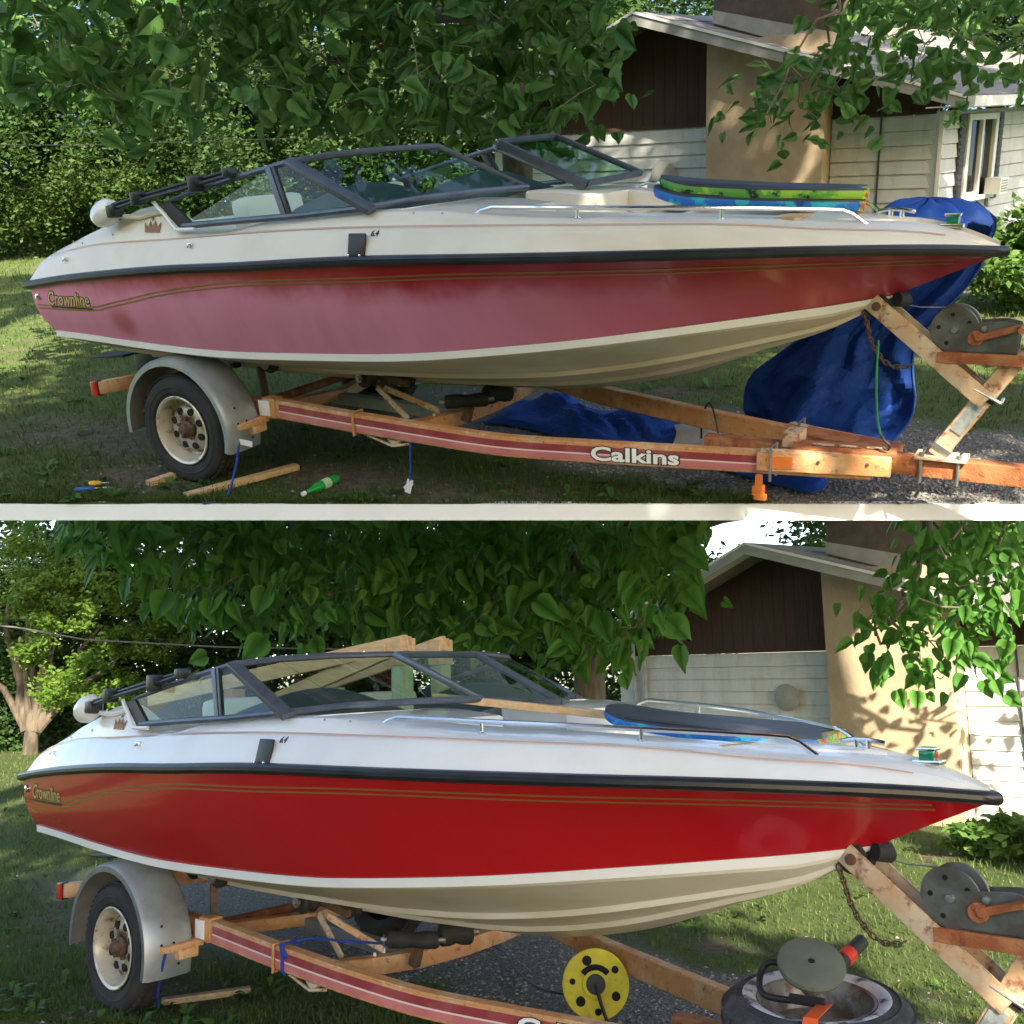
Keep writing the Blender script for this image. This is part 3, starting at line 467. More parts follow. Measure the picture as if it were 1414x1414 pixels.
def weeds(site, n, m, label, cat, dead):
    p = frustum_pts(site, n, 2.6); P = []; F = []; T = []
    for x, y, _ in p:
        g, d = masks(site, x, y)
        if not dead and g > .6: continue
        z = height(x, y)
        for k in range(1 if dead else int(rng.integers(4, 8))):
            a = rng.uniform(0, 6.28); L = rng.uniform(.025, .05) if dead else rng.uniform(.05, .11); w_ = L * (.35 if dead else .2); up = rng.uniform(.05, .3) if dead else rng.uniform(.5, 1.3)
            dx, dy = math.cos(a), math.sin(a); o = len(P)
            P += [(x, y, z + .006), (x + dx * L * .5 - dy * w_, y + dy * L * .5 + dx * w_, z + L * .5 * up + .008), (x + dx * L, y + dy * L, z + L * .55 * up + (.012 if dead else 0)), (x + dx * L * .5 + dy * w_, y + dy * L * .5 - dx * w_, z + L * .5 * up + .008)]
            F += [o, o + 1, o + 2, o + 3]; T.append(4)
    me = bulk('fallen_leaves' if dead else 'weeds', np.array(P), F, T, m); o = bpy.data.objects.new(me.name, me); COL.objects.link(o); o.matrix_world = SITE[site]; return tag(o, label, cat, None, 'stuff')
weeds('A', 260, 'weed_leaf', 'small broad-leaved weeds in the patchy lawn round the faded boat', 'weeds', False); weeds('B', 260, 'weed_leaf', 'small broad-leaved weeds in the shaded lawn round the glossy red boat', 'weeds', False)
weeds('A', 700, 'dead_leaf', 'dead brown leaves and bits on the ground round the faded boat', 'leaves', True); weeds('B', 700, 'dead_leaf', 'dead brown leaves and bits on the ground round the glossy red boat', 'leaves', True)
# ------------------------------------------------------------------ the house
HB = (1.3, 7.9, 0); WD = V(.26, .966, 0).normalized(); WN = V(.966, -.26, 0).normalized(); WC = V(4.0, 7.9, 0)
RIDGE, RE, LE = V(.5, 7.35, 3.20), V(4.30, 7.35, 2.03), V(-2.3, 7.35, 1.98)
def roof_z(x): return RIDGE.z + (RE.z - RIDGE.z) * (x - .5) / 3.8 if x > .5 else RIDGE.z + (LE.z - RIDGE.z) * (.5 - x) / 2.8
def make_house(site, label):
    h = thing(site, 'house', HB, label, 'house'); R_ = random.Random(5)
    wall = part('wall', MB().box((-.30, 8.06, .95), (3.2, .22, 1.9)).box((3.38, 8.06, .95), (1.22, .22, 1.9)), 'siding', h, smooth=False)
    for x0, x1 in ((-1.9, 1.32), (2.77, 3.985)):
        z = 0.0; i = 0
        while z < 1.88:
            t = min(.157, 1.905 - z); j = R_.uniform(-.002, .002)
            b = MB().prism([V(x0, 7.950, z + .013), V(x0, 7.922 + j, z + .008), V(x0, 7.940, z + t), V(x0, 7.950, z + t)], (x1 - x0, 0, 0)); b.v = [(p[0], p[1], p[2]) for p in b.v]
            part('siding_board', b, 'siding', wall, smooth=False); z += .157
    # gable boards
    x = -1.9
    gable = part('gable', MB().prism([V(-1.95, 8.06, 1.905), V(3.95, 8.06, 1.905), V(3.95, 8.06, roof_z(3.95) - .06), V(.5, 8.06, 3.12), V(-1.95, 8.06, roof_z(-1.95) - .06)], (0, .08, 0)), 'brown_board', h, smooth=False)
    while x < 3.9:
        x1 = x + .146
        if x1 < 1.36 or x > 2.72:
            zt0, zt1 = roof_z(x) - .09, roof_z(x1) - .09; d = R_.uniform(0, .006)
            if min(zt0, zt1) > 1.95:
                tp = [V(x, 7.965 - d, 1.905), V(x1, 7.965 - d, 1.905), V(x1, 7.965 - d, zt1), V(x, 7.965 - d, zt0)]
                if x < .5 < x1: tp.insert(3, V(.5, 7.965 - d, roof_z(.5) - .09))
                part('gable_board', MB().prism(tp, (0, .03, 0)), 'brown_board', gable, smooth=False)
        x += .15
    part('trim_board', MB().box((-.29, 7.935, 1.925), (3.22, .03, .045)).box((3.36, 7.935, 1.925), (1.2, .03, .045)), 'brown_board', h)
    ch = part('chimney', MB().box((2.045, 7.80, 1.42), (1.43, .40, 2.84), None, .008), 'stucco', h)
    part('chimney_top', MB().box((2.045, 8.02, 3.2), (1.39, .5, 1.1), None, .01), 'chimney_dark', ch)
    part('flashing', MB().prism([V(1.34, 7.765, 3.06), V(2.75, 7.765, 2.60), V(2.75, 7.765, 2.84), V(2.2, 7.765, 2.98), V(1.34, 7.765, 3.20)], (0, -.006, 0)), 'fascia', ch, smooth=False)
    # roof planes with thickness, rake boards, soffits, eave gutter
    D = WD * 7.5
    def slope(a, b):
        n = (b - a).cross(D).normalized(); n = n if n.z > 0 else -n; return [[a + n * .0, b], [a + D, b + D]], n
    for a, b, nm in ((RIDGE, RE, 'roof'), (RIDGE, LE, 'roof')):
        g, n = slope(a, b); rf = part('roof', MB().slab(g, n, .035), 'shingle', h, smooth=False)
        for k in range(9):                                   # shingle courses
            u0 = (k + .05) / 9; p, q = a.lerp(b, u0) + n * .037, a.lerp(b, u0 + .108) + n * .042; part('shingle_course', MB().slab([[p, q], [p + D, q + D]], n, .008), 'shingle', rf, smooth=False)
    for a, b in ((RIDGE, RE), (RIDGE, LE)):
        d = (b - a).normalized(); e = V(0, -.03, 0)
        part('rake_board', MB().prism([a + e + V(0, 0, .02), b + e + V(0, 0, .02), b + e + V(0, 0, -.095), a + e + V(0, 0, -.105)], (0, .025, 0)), 'fascia', h, smooth=False)
        part('rake_edge', MB().prism([a + e + V(0, -.012, .045), b + e + V(0, -.012, .045), b + e + V(0, -.012, .012), a + e + V(0, -.012, .012)], (0, .03, 0)), 'fascia_white', h, smooth=False)
        part('soffit', MB().prism([a + V(0, 0, -.04), b + V(0, 0, -.04), b + V(0, .62, -.04), a + V(0, .62, -.04)], (0, 0, .012)), 'soffit', h, smooth=False)
    # side wall with window
    w2 = part('side_wall', MB().prism([WC + WN * -.03, WC + WN * -.03 + WD * 6, WC + WN * -.2 + WD * 6, WC + WN * -.2], (0, 0, 1.93)), 'siding', h, smooth=False)
    z = 0.0
    while z < 1.9:
        t = min(.157, 1.93 - z)
        for s0, s1 in ((0, .60), (1.46, 6)) if .93 < z + t and z < 1.86 else ((0, 6),):
            A_ = WC + WD * s0; part('siding_board', MB().prism([A_ + WN * -.02 + V(0, 0, z + .012), A_ + WN * .022 + V(0, 0, z + .007), A_ + WN * .001 + V(0, 0, z + t), A_ + WN * -.012 + V(0, 0, z + t)], WD * (s1 - s0)), 'siding', w2, smooth=False)
        z += .157
    part('corner_post', MB().box((3.992, 7.918, .96), (.05, .05, 1.9), None, .006), 'fascia_white', h)
    def wbox(s0, s1, z0, z1, n0, n1):
        c = WC + WD * (s0 + s1) / 2 + WN * (n0 + n1) / 2 + V(0, 0, (z0 + z1) / 2); return MB().box(c, (n1 - n0, s1 - s0, z1 - z0), Matrix((WN, WD, V(0, 0, 1))).transposed(), .004)
    wn = part('window', wbox(.60, 1.46, .90, .95, 0, .07), 'fascia_white', h)
    for s0, s1, z0, z1 in ((.60, .68, .95, 1.88), (1.38, 1.46, .95, 1.88), (.68, 1.38, 1.81, 1.88), (1.0, 1.05, .95, 1.81)): part('frame', wbox(s0, s1, z0, z1, 0, .05), 'fascia_white', wn)
    part('sash', wbox(.68, 1.0, .95, 1.0, 0, .03), 'fascia_white', wn); part('pane', wbox(.68, 1.38, .95, 1.81, -.01, .004), 'house_glass', wn); part('blind', wbox(1.06, 1.37, 1.0, 1.8, -.06, -.04), 'soffit', wn)
    for s0, s1 in ((.41, .59), (1.50, 1.66)):
        sh = part('shutter', wbox(s0, s1, .88, 1.88, 0, .03), 'shutter', h)
        for k in range(12): part('louvre', wbox(s0 + .02, s1 - .02, .93 + k * .077, .975 + k * .077, .03, .04), 'shutter', sh)
    ac = part('air_conditioner', wbox(1.20, 1.44, .95, 1.14, .05, .24), 'white_paint', h)
    for k in range(5): part('grille_slat', wbox(1.225, 1.415, .975 + k * .03, .99 + k * .03, .24, .246), 'fascia', ac)
    ea = RE + V(0, 0, -.0); gdir = WD * 7.5
    part('gutter', MB().prism([ea + V(.02, -.02, .03), ea + V(.10, -.04, .03), ea + V(.09, -.04, -.075), ea + V(.02, -.02, -.085)], gdir), 'fascia_white', h, smooth=False)
    part('eave_soffit', MB().prism([RE + V(.02, 0, -.07), RE + V(-.40, 0, -.07), RE + V(-.40, 0, -.058), RE + V(.02, 0, -.058)], gdir), 'soffit', h, smooth=False)
    part('conduit', MB().tube([V(3.33, 7.915, 0), V(3.33, 7.915, 2.2)], .012, 6), 'shutter', h)
    dd = MB().lathe([(0, -.02), (.15, -.02), (.165, 0), (.15, .012), (.05, .02), (0, .02)], (.66, 7.86, 1.35), (0, -1, 0), 32)
    part('wall_disc', dd, 'fascia', h)
    for x in (-1.62, -1.45): part('vent_pipe', MB().tube([V(x, 7.87, 1.2), V(x, 7.87, 2.25)], .028, 8), 'galvanised', h)
    return h
hA = make_house('A', 'white clapboard house with brown gable and shaded tan chimney, behind the faded boat')
hB = make_house('B', 'white clapboard house with brown gable and sunlit tan chimney, behind the glossy red boat')
hA['group'] = hB['group'] = 'clapboard houses'
# ------------------------------------------------------------------ trees
LEAF_OUT = [(0, 0), (.20, -.05), (.39, .08), (.45, .29), (.36, .54), (.19, .80), (0, 1.06)]
def leaf_verts(wx=1.0, fold=.11, droop=.16, wave=.05, bend=0.0):
    mid = [(0, y) for y in (0, .10, .29, .54, .80, 1.06)]; vs = []
    z = lambda x, y: fold * abs(x) - droop * y * y + wave * math.sin(7 * y + (1.3 if x > 0 else 0)) * abs(x) * 2
    right = LEAF_OUT[1:6]; Q = lambda x, y: (x * wx + bend * y * y, y, z(x, y)); vs = [Q(x, y) for x, y in mid] + [Q(x, y) for x, y in right] + [Q(-x, y) for x, y in right]
    fs = []
    for o in (6, 11):
        fs += [(0, o, o + 1, 1), (1, o + 1, o + 2, 2), (2, o + 2, o + 3, 3), (3, o + 3, o + 4, 4), (4, o + 4, 5)]
    return np.array(vs), fs
LVS = [leaf_verts(*a) for a in ((1, .11, .16, .05, 0), (.82, .22, .30, .07, .08), (1.08, .03, .10, .09, -.06), (.9, -.12, .38, .06, .05), (.72, .35, .22, .10, -.10), (1.0, .08, -.10, .08, .1))]
LV, LF = LVS[0]
leaf_me = {}; TA_INV = SITE['A'].inverted()
def leaf_mesh(m, k):
    if (m, k) not in leaf_me:
        me = bpy.data.meshes.new('leaf'); me.from_pydata([tuple(v) for v in LVS[k][0]], [], LF); me.shade_smooth(); me.materials.append(MATS[m]); leaf_me[m, k] = me
    return leaf_me[m, k]
def frame(tip, nrm):
    y = tip.normalized(); z = (nrm - y * nrm.dot(y)); z = z.normalized() if z.length > 1e-4 else y.orthogonal().normalized(); x = y.cross(z)
    return Matrix((x, y, z)).transposed()
def big_leaf_tree(site, label, base, trunk, groups, m, hang, eye, upper=()):
    t = thing(site, 'catalpa_tree', base, label, 'tree'); R_ = random.Random(13 if site == 'A' else 29)
    part('trunk', MB().tube(trunk, [.20, .16, .14, .12, .10][:len(trunk)], 14), 'bark', t)
    leaves = []
    tw = MB(); lb = MB()
    for starts, clumps, nper, s0, s1 in groups:
        nod = [(Vector(p), .055 - .01 * i) for i, p in enumerate(starts)]
        for p, q in zip(starts, starts[1:]): lb.tube([p, Vector(p).lerp(Vector(q), .5) + V(0, 0, .06), q], [.06, .055, .05], 8)
        lb.tube([trunk[-1], Vector(trunk[-1]).lerp(Vector(starts[0]), .5) + V(0, 0, .1), starts[0]], [.09, .075, .06], 8)
        rest = sorted([Vector(c) for c in clumps], key=lambda c: min((c - n[0]).length for n in nod))
        for c in rest:
            b = min(nod, key=lambda n: (c - n[0]).length * (1.0 if n[1] > .012 else 1.15)); r = max(.005, b[1] * .72)
            mid = b[0].lerp(c, .5) + V(R_.uniform(-.08, .08), R_.uniform(-.08, .08), R_.uniform(.0, .12))
            (lb if r > .014 else tw).tube([b[0], mid, c], [b[1] * .85, (b[1] + r) / 2 * .85, r * .8], 6); nod.append((c, r))
            for k in range(nper):
                o = V(R_.gauss(0, .16), R_.gauss(0, .16), R_.gauss(-.02, .15)); p = c + o
                sz = R_.uniform(s0, s1)
                if hang:
                    tip = V(o.x * 2.5 + R_.gauss(0, .55), o.y * 1.5 + R_.gauss(-.2, .45), -.85 + R_.gauss(0, .4)); nrm = V(R_.gauss(0, .45), -1 + R_.gauss(0, .5), .55 + R_.gauss(0, .4))
                else:
                    tip = V(R_.gauss(-.35, .9), R_.gauss(0, .7), R_.gauss(-.45, .65)); nrm = V(R_.gauss(0, .8), R_.gauss(-.7, .7), R_.gauss(.5, .8))
                if site == 'A' or (TA_INV @ p).z < -.22: leaves.append((p, sz, frame(tip, nrm)))
    part('limb', lb, 'bark', t); part('twig', tw, 'twig', t, kind='stuff')
    for (c, r, n) in upper:
        for k in range(n):
            d = V(R_.gauss(0, 1), R_.gauss(0, 1), R_.gauss(0, 1)).normalized() * (R_.random() ** .4); p = Vector(c) + V(d.x * r[0], d.y * r[1], d.z * r[2])
            leaves.append((p, R_.uniform(.17, .25), frame(V(R_.gauss(0, .6), R_.gauss(0, .6), -.6), V(R_.gauss(0, .5), R_.gauss(0, .5), 1))))
    eye = Vector(eye); leaves.sort(key=lambda l: (l[0] - eye).length / l[1])
    vis = [l for l in leaves if l[0].z < 3.6]; near = vis[:300]; ids = set(id(l) for l in near)
    b = BASE[t]
    for k, (p, s, M3) in enumerate(near):
        o = bpy.data.objects.new('leaf', leaf_mesh(m, (k * 7 + k // 5) % 6)); COL.objects.link(o); o.parent = t; o.matrix_local = Matrix.Translation(p - b) @ M3.to_4x4() @ Matrix.Diagonal((s, s, s, 1))
    far = [l for l in leaves if id(l) not in ids]; nv = len(LV)
    P = np.concatenate([(LVS[(k * 5 + k // 7) % 6][0] * s) @ np.array(M3).T + np.array(p - b)[None] for k, (p, s, M3) in enumerate(far)])
    flat = np.array([i for f in LF for i in f]); lt = np.array([len(f) for f in LF])
    me = bulk('foliage', P, (np.arange(len(far))[:, None] * nv + flat[None]).ravel(), np.tile(lt, len(far)), m); me.shade_smooth()
    o = bpy.data.objects.new('foliage', me); COL.objects.link(o); o.parent = t; tag(o, kind='stuff'); return t
CX_B = [(4.45 + .22 * k, 5.25 + .3 * ((k * 7) % 4) , 2.35 + .32 * ((k * 5) % 5) + .1 * (k % 2)) for k in range(9)] + [(4.6, 5.9, 2.3), (5.2, 6.1, 2.0), (5.6, 5.7, 1.9), (4.8, 5.4, 2.7)]   # unseen leaf clumps added out of view to cast dapple on the chimney
trk = [(.95, 3.55, -.05), (.98, 3.5, .8), (1.05, 3.45, 1.6), (1.08, 3.4, 2.3), (1.0, 3.4, 2.75)]
big_leaf_tree('A', 'big-leaved catalpa with wind-tossed leaves hanging over the faded boat', (.95, 3.55, 0), trk, [([(0, 3.6, 3.0)], CL_A, 10, .09, .23), ([(1.9, 3.7, 3.5), (2.9, 3.8, 3.6)], CR_A, 8, .085, .16)], 'leaf_wind', False, (6.03, -5.17, 1.89),
              [((2.2, 4.2, 4.6), (1.4, 1.3, .8), 420), ((3.9, 3.6, 5.8), (1.5, 1.4, .8), 460), ((5.3, 3.4, 7.0), (1.5, 1.4, .9), 420), ((.2, 4.0, 4.6), (1.5, 1.3, .8), 420), ((-2, 4.4, 4.6), (1.5, 1.3, .8), 380), ((3.4, 1.2, 5.6), (1.6, 1.3, .8), 420), ((1.2, 1.4, 5.0), (1.5, 1.3, .8), 380)])  # unseen upper crown, added to shade the upper house and boat
big_leaf_tree('B', 'big-leaved catalpa with smooth drooping heart-shaped leaves hanging over the glossy red boat', (.95, 3.55, 0), trk, [([(0, 3.6, 2.9)], CL_B, 11, .10, .235), ([(1.9, 3.7, 3.1), (2.8, 3.9, 3.2)], CR_B, 8, .085, .165), ([(3.3, 4.6, 3.2), (4.3, 5.2, 3.25)], CX_B, 6, .085, .16)], 'leaf_hang', True, (6.78, -3.89, 1.8))
def cloud(blobs, per, size, m, flat=.5, dens=90, sg=.17):
    """leaf-sized faces through the volume of many irregular clumps"""
    Ps = []
    for (c, r) in blobs:
        k = max(6, int(per / dens)); n = int(per)
        d = rng.normal(size=(k, 3)); d /= np.linalg.norm(d, axis=1)[:, None]; rad = rng.uniform(.55, 1.0, (k, 1)) ** .6
        cc = d * rad * np.array(r)[None]
        j = rng.integers(0, k, n); p = cc[j] + rng.normal(size=(n, 3)) * np.array(r)[None] * sg
        Ps.append(p + np.array(c)[None])
    p = np.concatenate(Ps); p = p[p[:, 2] > .02]; n = len(p)
    a = rng.normal(size=(n, 3)); a[:, 2] *= flat; a /= np.linalg.norm(a, axis=1)[:, None]; b = rng.normal(size=(n, 3)); b -= a * (a * b).sum(1)[:, None]; b /= np.linalg.norm(b, axis=1)[:, None]
    s = rng.uniform(.6, 1.25, (n, 1)) * size; Q = np.stack([p - a * s, p - b * s * .5 + a * s * .15, p + a * s, p + b * s * .5 + a * s * .15], 1)
    return Q.reshape(-1, 3), np.arange(n * 4), np.full(n, 4), m
def stuff_cloud(site, name, blobs, per, size, m, label, cat, **k):
    q = cloud(blobs, per, size, m, **k); me = bulk(name, *q); o = bpy.data.objects.new(name, me); COL.objects.link(o); o.matrix_world = SITE[site]; return tag(o, label, cat, None, 'stuff')
def wood_line(p0, p1, n, seed, r=(1.7, 2.6), h=(1.6, 5.2)):
    R_ = random.Random(seed); out = []
    for i in range(n):
        q = Vector(p0).lerp(Vector(p1), (i + R_.uniform(-.3, .3)) / (n - 1)); rr = R_.uniform(*r)
        out.append(((q.x + R_.uniform(-.8, .8), q.y + R_.uniform(-.8, .8), R_.uniform(*h)), (rr, rr, rr * R_.uniform(.7, 1.1))))
    return out
wa = wood_line((-17, 7.5, 0), (-9.5, 13.5, 0), 9, 1, h=(1.0, 3.6)) + wood_line((-10, 12.5, 0), (.5, 17, 0), 9, 2, h=(1.0, 3.2))
for k_, (mt_, lb_) in enumerate((('wood_leaf', 'mid-green wood'), ('wood_leaf_soft', 'dense soft green wood'), ('wood_leaf_light', 'pale green young growth'))):
    stuff_cloud('A', 'woodland', wa[k_::3], 12000, .060, mt_, lb_ + ' across the lawn behind the stern of the faded boat', 'woodland', dens=420, sg=.15)
stuff_cloud('A', 'woodland', wood_line((-19, 9, 0), (-2, 20, 0), 14, 3, h=(2.5, 6.0)) + wood_line((-24, 13, 0), (-3, 24, 0), 12, 31, (2.2, 3), (.8, 3.0)) + wood_line((-24, 10, 0), (-8, 22, 0), 10, 77, (1.6, 2.2), (.6, 1.6)), 5200, .10, 'wood_leaf_soft', 'taller deep wood behind the front bushes in the upper yard', 'woodland', dens=200)
stuff_cloud('A', 'woodland', wood_line((2.6, 16, 0), (8, 17, 0), 6, 8, (1.2, 2.0), (3.0, 5.4)), 3800, .085, 'wood_leaf', 'thin pale trees showing over the roof of the shaded house', 'woodland')
wb = wood_line((-26, 3.5, 0), (-15, 13.5, 0), 10, 4, (2.0, 2.9), (.8, 4.0)) + wood_line((-16, 13, 0), (-1.5, 18, 0), 10, 5, (2.0, 2.8), (1.0, 4.2)) + wood_line((-24, 5.5, 0), (-12, 15, 0), 9, 55, (1.2, 1.7), (.5, 1.0))
gap = lambda L: [b for b in L if not -.68 < (b[0][0] - 6.78) / (b[0][1] + 3.89) < -.42]
wb = gap(wb)
for k_, (mt_, lb_) in enumerate((('wood_leaf_dark', 'dark green wood'), ('wood_leaf', 'mid-green wood'), ('wood_leaf_light', 'pale green young growth'))):
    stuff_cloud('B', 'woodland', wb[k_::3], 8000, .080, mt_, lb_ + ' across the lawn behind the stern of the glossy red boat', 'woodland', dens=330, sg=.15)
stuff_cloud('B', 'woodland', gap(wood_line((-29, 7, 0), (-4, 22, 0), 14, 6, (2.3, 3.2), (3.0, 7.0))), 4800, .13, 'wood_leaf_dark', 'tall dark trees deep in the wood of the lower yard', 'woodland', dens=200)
stuff_cloud('B', 'woodland', wood_line((-8.5, 19, 0), (7.5, 17, 0), 9, 9, (1.0, 1.7), (3.4, 4.6)), 1300, .08, 'maple_leaf', 'pale thin trees against the sky over the roof of the sunlit house', 'woodland', dens=120)
# the maple at the edge of the lawn in the lower yard
mp = thing('B', 'maple_tree', (-18.5, 6.9, 0), 'multi-stemmed maple with sunlit yellow-green leaves at the left edge of the lower yard', 'tree')
b0 = V(-18.5, 6.9, 0)
part('trunk', MB().tube([b0 + V(0, 0, -.1), b0 + V(0, 0, .5), b0 + V(-.02, 0, .95)], [.19, .155, .165], 14), 'maple_bark', mp)
MR = random.Random(8)
def limb_path(a, b, n, wob): return [a.lerp(b, k / n) + V(MR.gauss(0, wob), MR.gauss(0, wob), 0) * min(1, k) for k in range(n + 1)]
for dx, dy, hh, r in ((-.75, -.45, 3.6, .15), (-.25, -.1, 4.0, .14), (.35, .3, 3.8, .13), (1.3, .9, 3.0, .11), (2.0, 1.3, 2.5, .08), (-1.4, -.9, 2.9, .09), (.05, -.35, 3.7, .08), (.8, .3, 3.4, .07)):
    pth = [b0 + V(dx * .08, dy * .08, .55)] + limb_path(b0 + V(dx * .35, dy * .35, 1.25), b0 + V(dx * 1.05, dy * 1.05, hh), 6, .055)
    part('stem', MB().tube(pth, [r * 1.25, r * .95, r * .85, r * .72, r * .6, r * .5, r * .4, r * .28], 10), 'maple_bark', mp)
q = cloud([((-18.5 + MR.gauss(1.4, 2.2), 6.9 + MR.gauss(.4, 1.2), max(1.4, MR.gauss(3.3, 1.15))), (MR.uniform(.35, .8), MR.uniform(.35, .7), MR.uniform(.2, .45))) for _ in range(44)], 800, .062, 'maple_leaf', dens=110, sg=.2)
q = (q[0] - np.array(b0)[None],) + q[1:]
cr = bpy.data.objects.new('crown', bulk('crown', *q)); COL.objects.link(cr); cr.parent = mp; tag(cr, kind='stuff')
# bushes by the house corner
def bush(site, c, r, n, label, size=.05):
    t = thing(site, 'bush', (c[0], c[1], 0), label, 'bush'); R_ = random.Random(3)
    part('stem', MB().tube([(c[0], c[1], -.02), (c[0], c[1], c[2] * .6)], .02, 6).tube([(c[0], c[1], 0), (c[0] + .15, c[1], c[2] * .8)], .012, 6), 'bark', t)
    q = cloud([((c[0] + R_.uniform(-.5, .5) * r[0], c[1] + R_.uniform(-.5, .5) * r[1], c[2] + R_.uniform(-.5, .5) * r[2]), [k * R_.uniform(.55, .8) for k in r]) for _ in range(6)], n, size, 'bush_leaf')
    q = (q[0] - np.array((c[0], c[1], 0))[None],) + q[1:]; o = bpy.data.objects.new('foliage', bulk('foliage', *q)); COL.objects.link(o); o.parent = t; tag(o, kind='stuff'); return t
bush('A', (5.15, 6.4, .42), (.55, .6, .55), 900, 'leafy green bush beside the blue boat cover, below the house window')
bush('B', (3.95, 6.1, .14), (.75, .45, .22), 700, 'low leafy plants at the foot of the sunlit house wall', .06)
# an unseen tree added behind the viewer, its crown shaped to shade both boats
stt = thing('B', 'added_shade_tree', (10.9, -7.4, 0), 'unseen tall tree added behind the viewer to shade the two boats', 'tree')
part('trunk', MB().tube([(10.9, -7.4, -.1), (10.95, -7.4, 1.5), (10.85, -7.3, 4), (10.8, -7.3, 7)], [.34, .26, .2, .1], 12), 'bark', stt)
q1 = cloud([((9.6, -6.7, 3.9), (1.5, 1.5, 1.1)), ((11.6, -5.6, 4.2), (1.5, 1.5, 1.1)), ((10.6, -8.0, 4.3), (1.6, 1.6, 1.2)), ((8.6, -8.0, 4.2), (1.3, 1.3, 1.1)), ((10.8, -6.6, 6.0), (1.9, 1.9, 1.1)), ((9.5, -7.8, 6.0), (1.8, 1.8, 1.0)), ((12.4, -7.4, 5.2), (1.6, 1.6, 1.3)), ((10.0, -6.4, 5.2), (1.3, 1.3, .8))], 2500, .14, 'wood_leaf')
q2 = cloud([((8.7 + 1.1 * k, -8.1 + 1.45 * k, z), (1.8, 1.8, 1.1)) for k in range(4) for z in (8.0, 9.6)] + [((9.2, -6.6, 11.0), (1.7, 1.7, 1.1)), ((10.3, -5.2, 11.2), (1.7, 1.7, 1.1)), ((11.6, -5.9, 7.3), (1.4, 1.4, .9)), ((10.4, -7.2, 7.2), (1.4, 1.4, .8))], 3200, .14, 'wood_leaf')
q = (np.concatenate([q1[0], q2[0]]), np.arange(len(q1[0]) + len(q2[0])), np.full((len(q1[0]) + len(q2[0])) // 4, 4), 'wood_leaf')
q = (q[0] - np.array((10.9, -7.4, 0))[None],) + q[1:]; o = bpy.data.objects.new('crown', bulk('crown', *q)); COL.objects.link(o); o.parent = stt; tag(o, kind='stuff')
s2 = thing('B', 'added_shade_tree', (11.2, .6, 0), 'unseen tall tree added right of the two yards to shade the upper house', 'tree')  # added out of view so that its crown shades the upper house
part('trunk', MB().tube([(11.2, .6, -.1), (11.2, .5, 3), (11.0, .2, 7), (10.8, 0, 11)], [.4, .32, .24, .1], 12), 'bark', s2)
q = cloud([((8.9 + 1.17 * k, -3.2 + 1.55 * k, z + .2 * (k % 2)), (1.7, 1.7, 1.15)) for k in range(4) for z in (11.9, 13.5, 15.1)] + [((8.6, -4.6, 12.2), (1.6, 1.6, 1.2)), ((9.6, -3.2, 10.9), (1.6, 1.6, 1.2)), ((11.0, -2.4, 10.4), (1.6, 1.6, 1.2))], 1500, .14, 'wood_leaf')
q = (q[0] - np.array((11.2, .6, 0))[None],) + q[1:]; o = bpy.data.objects.new('crown', bulk('crown', *q)); COL.objects.link(o); o.parent = s2; tag(o, kind='stuff')
stuff_cloud('B', 'woodland', wood_line((-6, -12.5, 0), (11, -13.5, 0), 11, 41, (1.3, 1.9), (.6, 2.6)), 2600, .16, 'wood_leaf_dark', 'unseen tree line added behind the viewer to hold back low sky light', 'woodland')  # added unseen to block low sky light on the lower yard
s3 = thing('B', 'added_shade_tree', (6.4, -10.2, 0), 'unseen very tall tree added behind the viewer to shade the upper left lawn', 'tree')  # added out of view, crown set high to shade the upper left lawn
part('trunk', MB().tube([(6.4, -10.2, -.1), (6.4, -10.0, 5), (6.4, -9.0, 11), (6.4, -8.2, 15)], [.5, .4, .3, .15], 12), 'bark', s3)
q = cloud([((6.4 + .6 * k, -7.4 + .8 * k - .4, z + .3 * (k % 2)), (1.7, 1.7, 1.1)) for k in (-4, -2.4, -.8, .8, 2.4) for z in (14.6, 16.6)], 1500, .15, 'wood_leaf')
q = (q[0] - np.array((6.4, -10.2, 0))[None],) + q[1:]; o = bpy.data.objects.new('crown', bulk('crown', *q)); COL.objects.link(o); o.parent = s3; tag(o, kind='stuff')
# overhead wires
single('B', 'power_line', MB().tube([(-9.5, .4, 2.75), (-7.67, 2.0, 2.48), (-6.98, 2.66, 2.29), (-5.63, 3.91, 2.15), (-4.36, 5.06, 2.08), (-2.6, 6.6, 2.15), (-1.7, 7.85, 2.3)], .012, 6), 'wire', (-4.4, 5, 2.1), 'sagging overhead wire crossing in front of the dark wood in the lower yard', 'wire')
single('A', 'power_line', MB().tube([(-9.5, 2.9, 2.32), (-7, 5.0, 2.12), (-4.4, 7.0, 2.05), (-1.9, 7.9, 2.2)], .006, 6), 'wire', (-4.4, 7, 2.05), 'thin overhead wire crossing in front of the wood in the upper yard', 'wire')
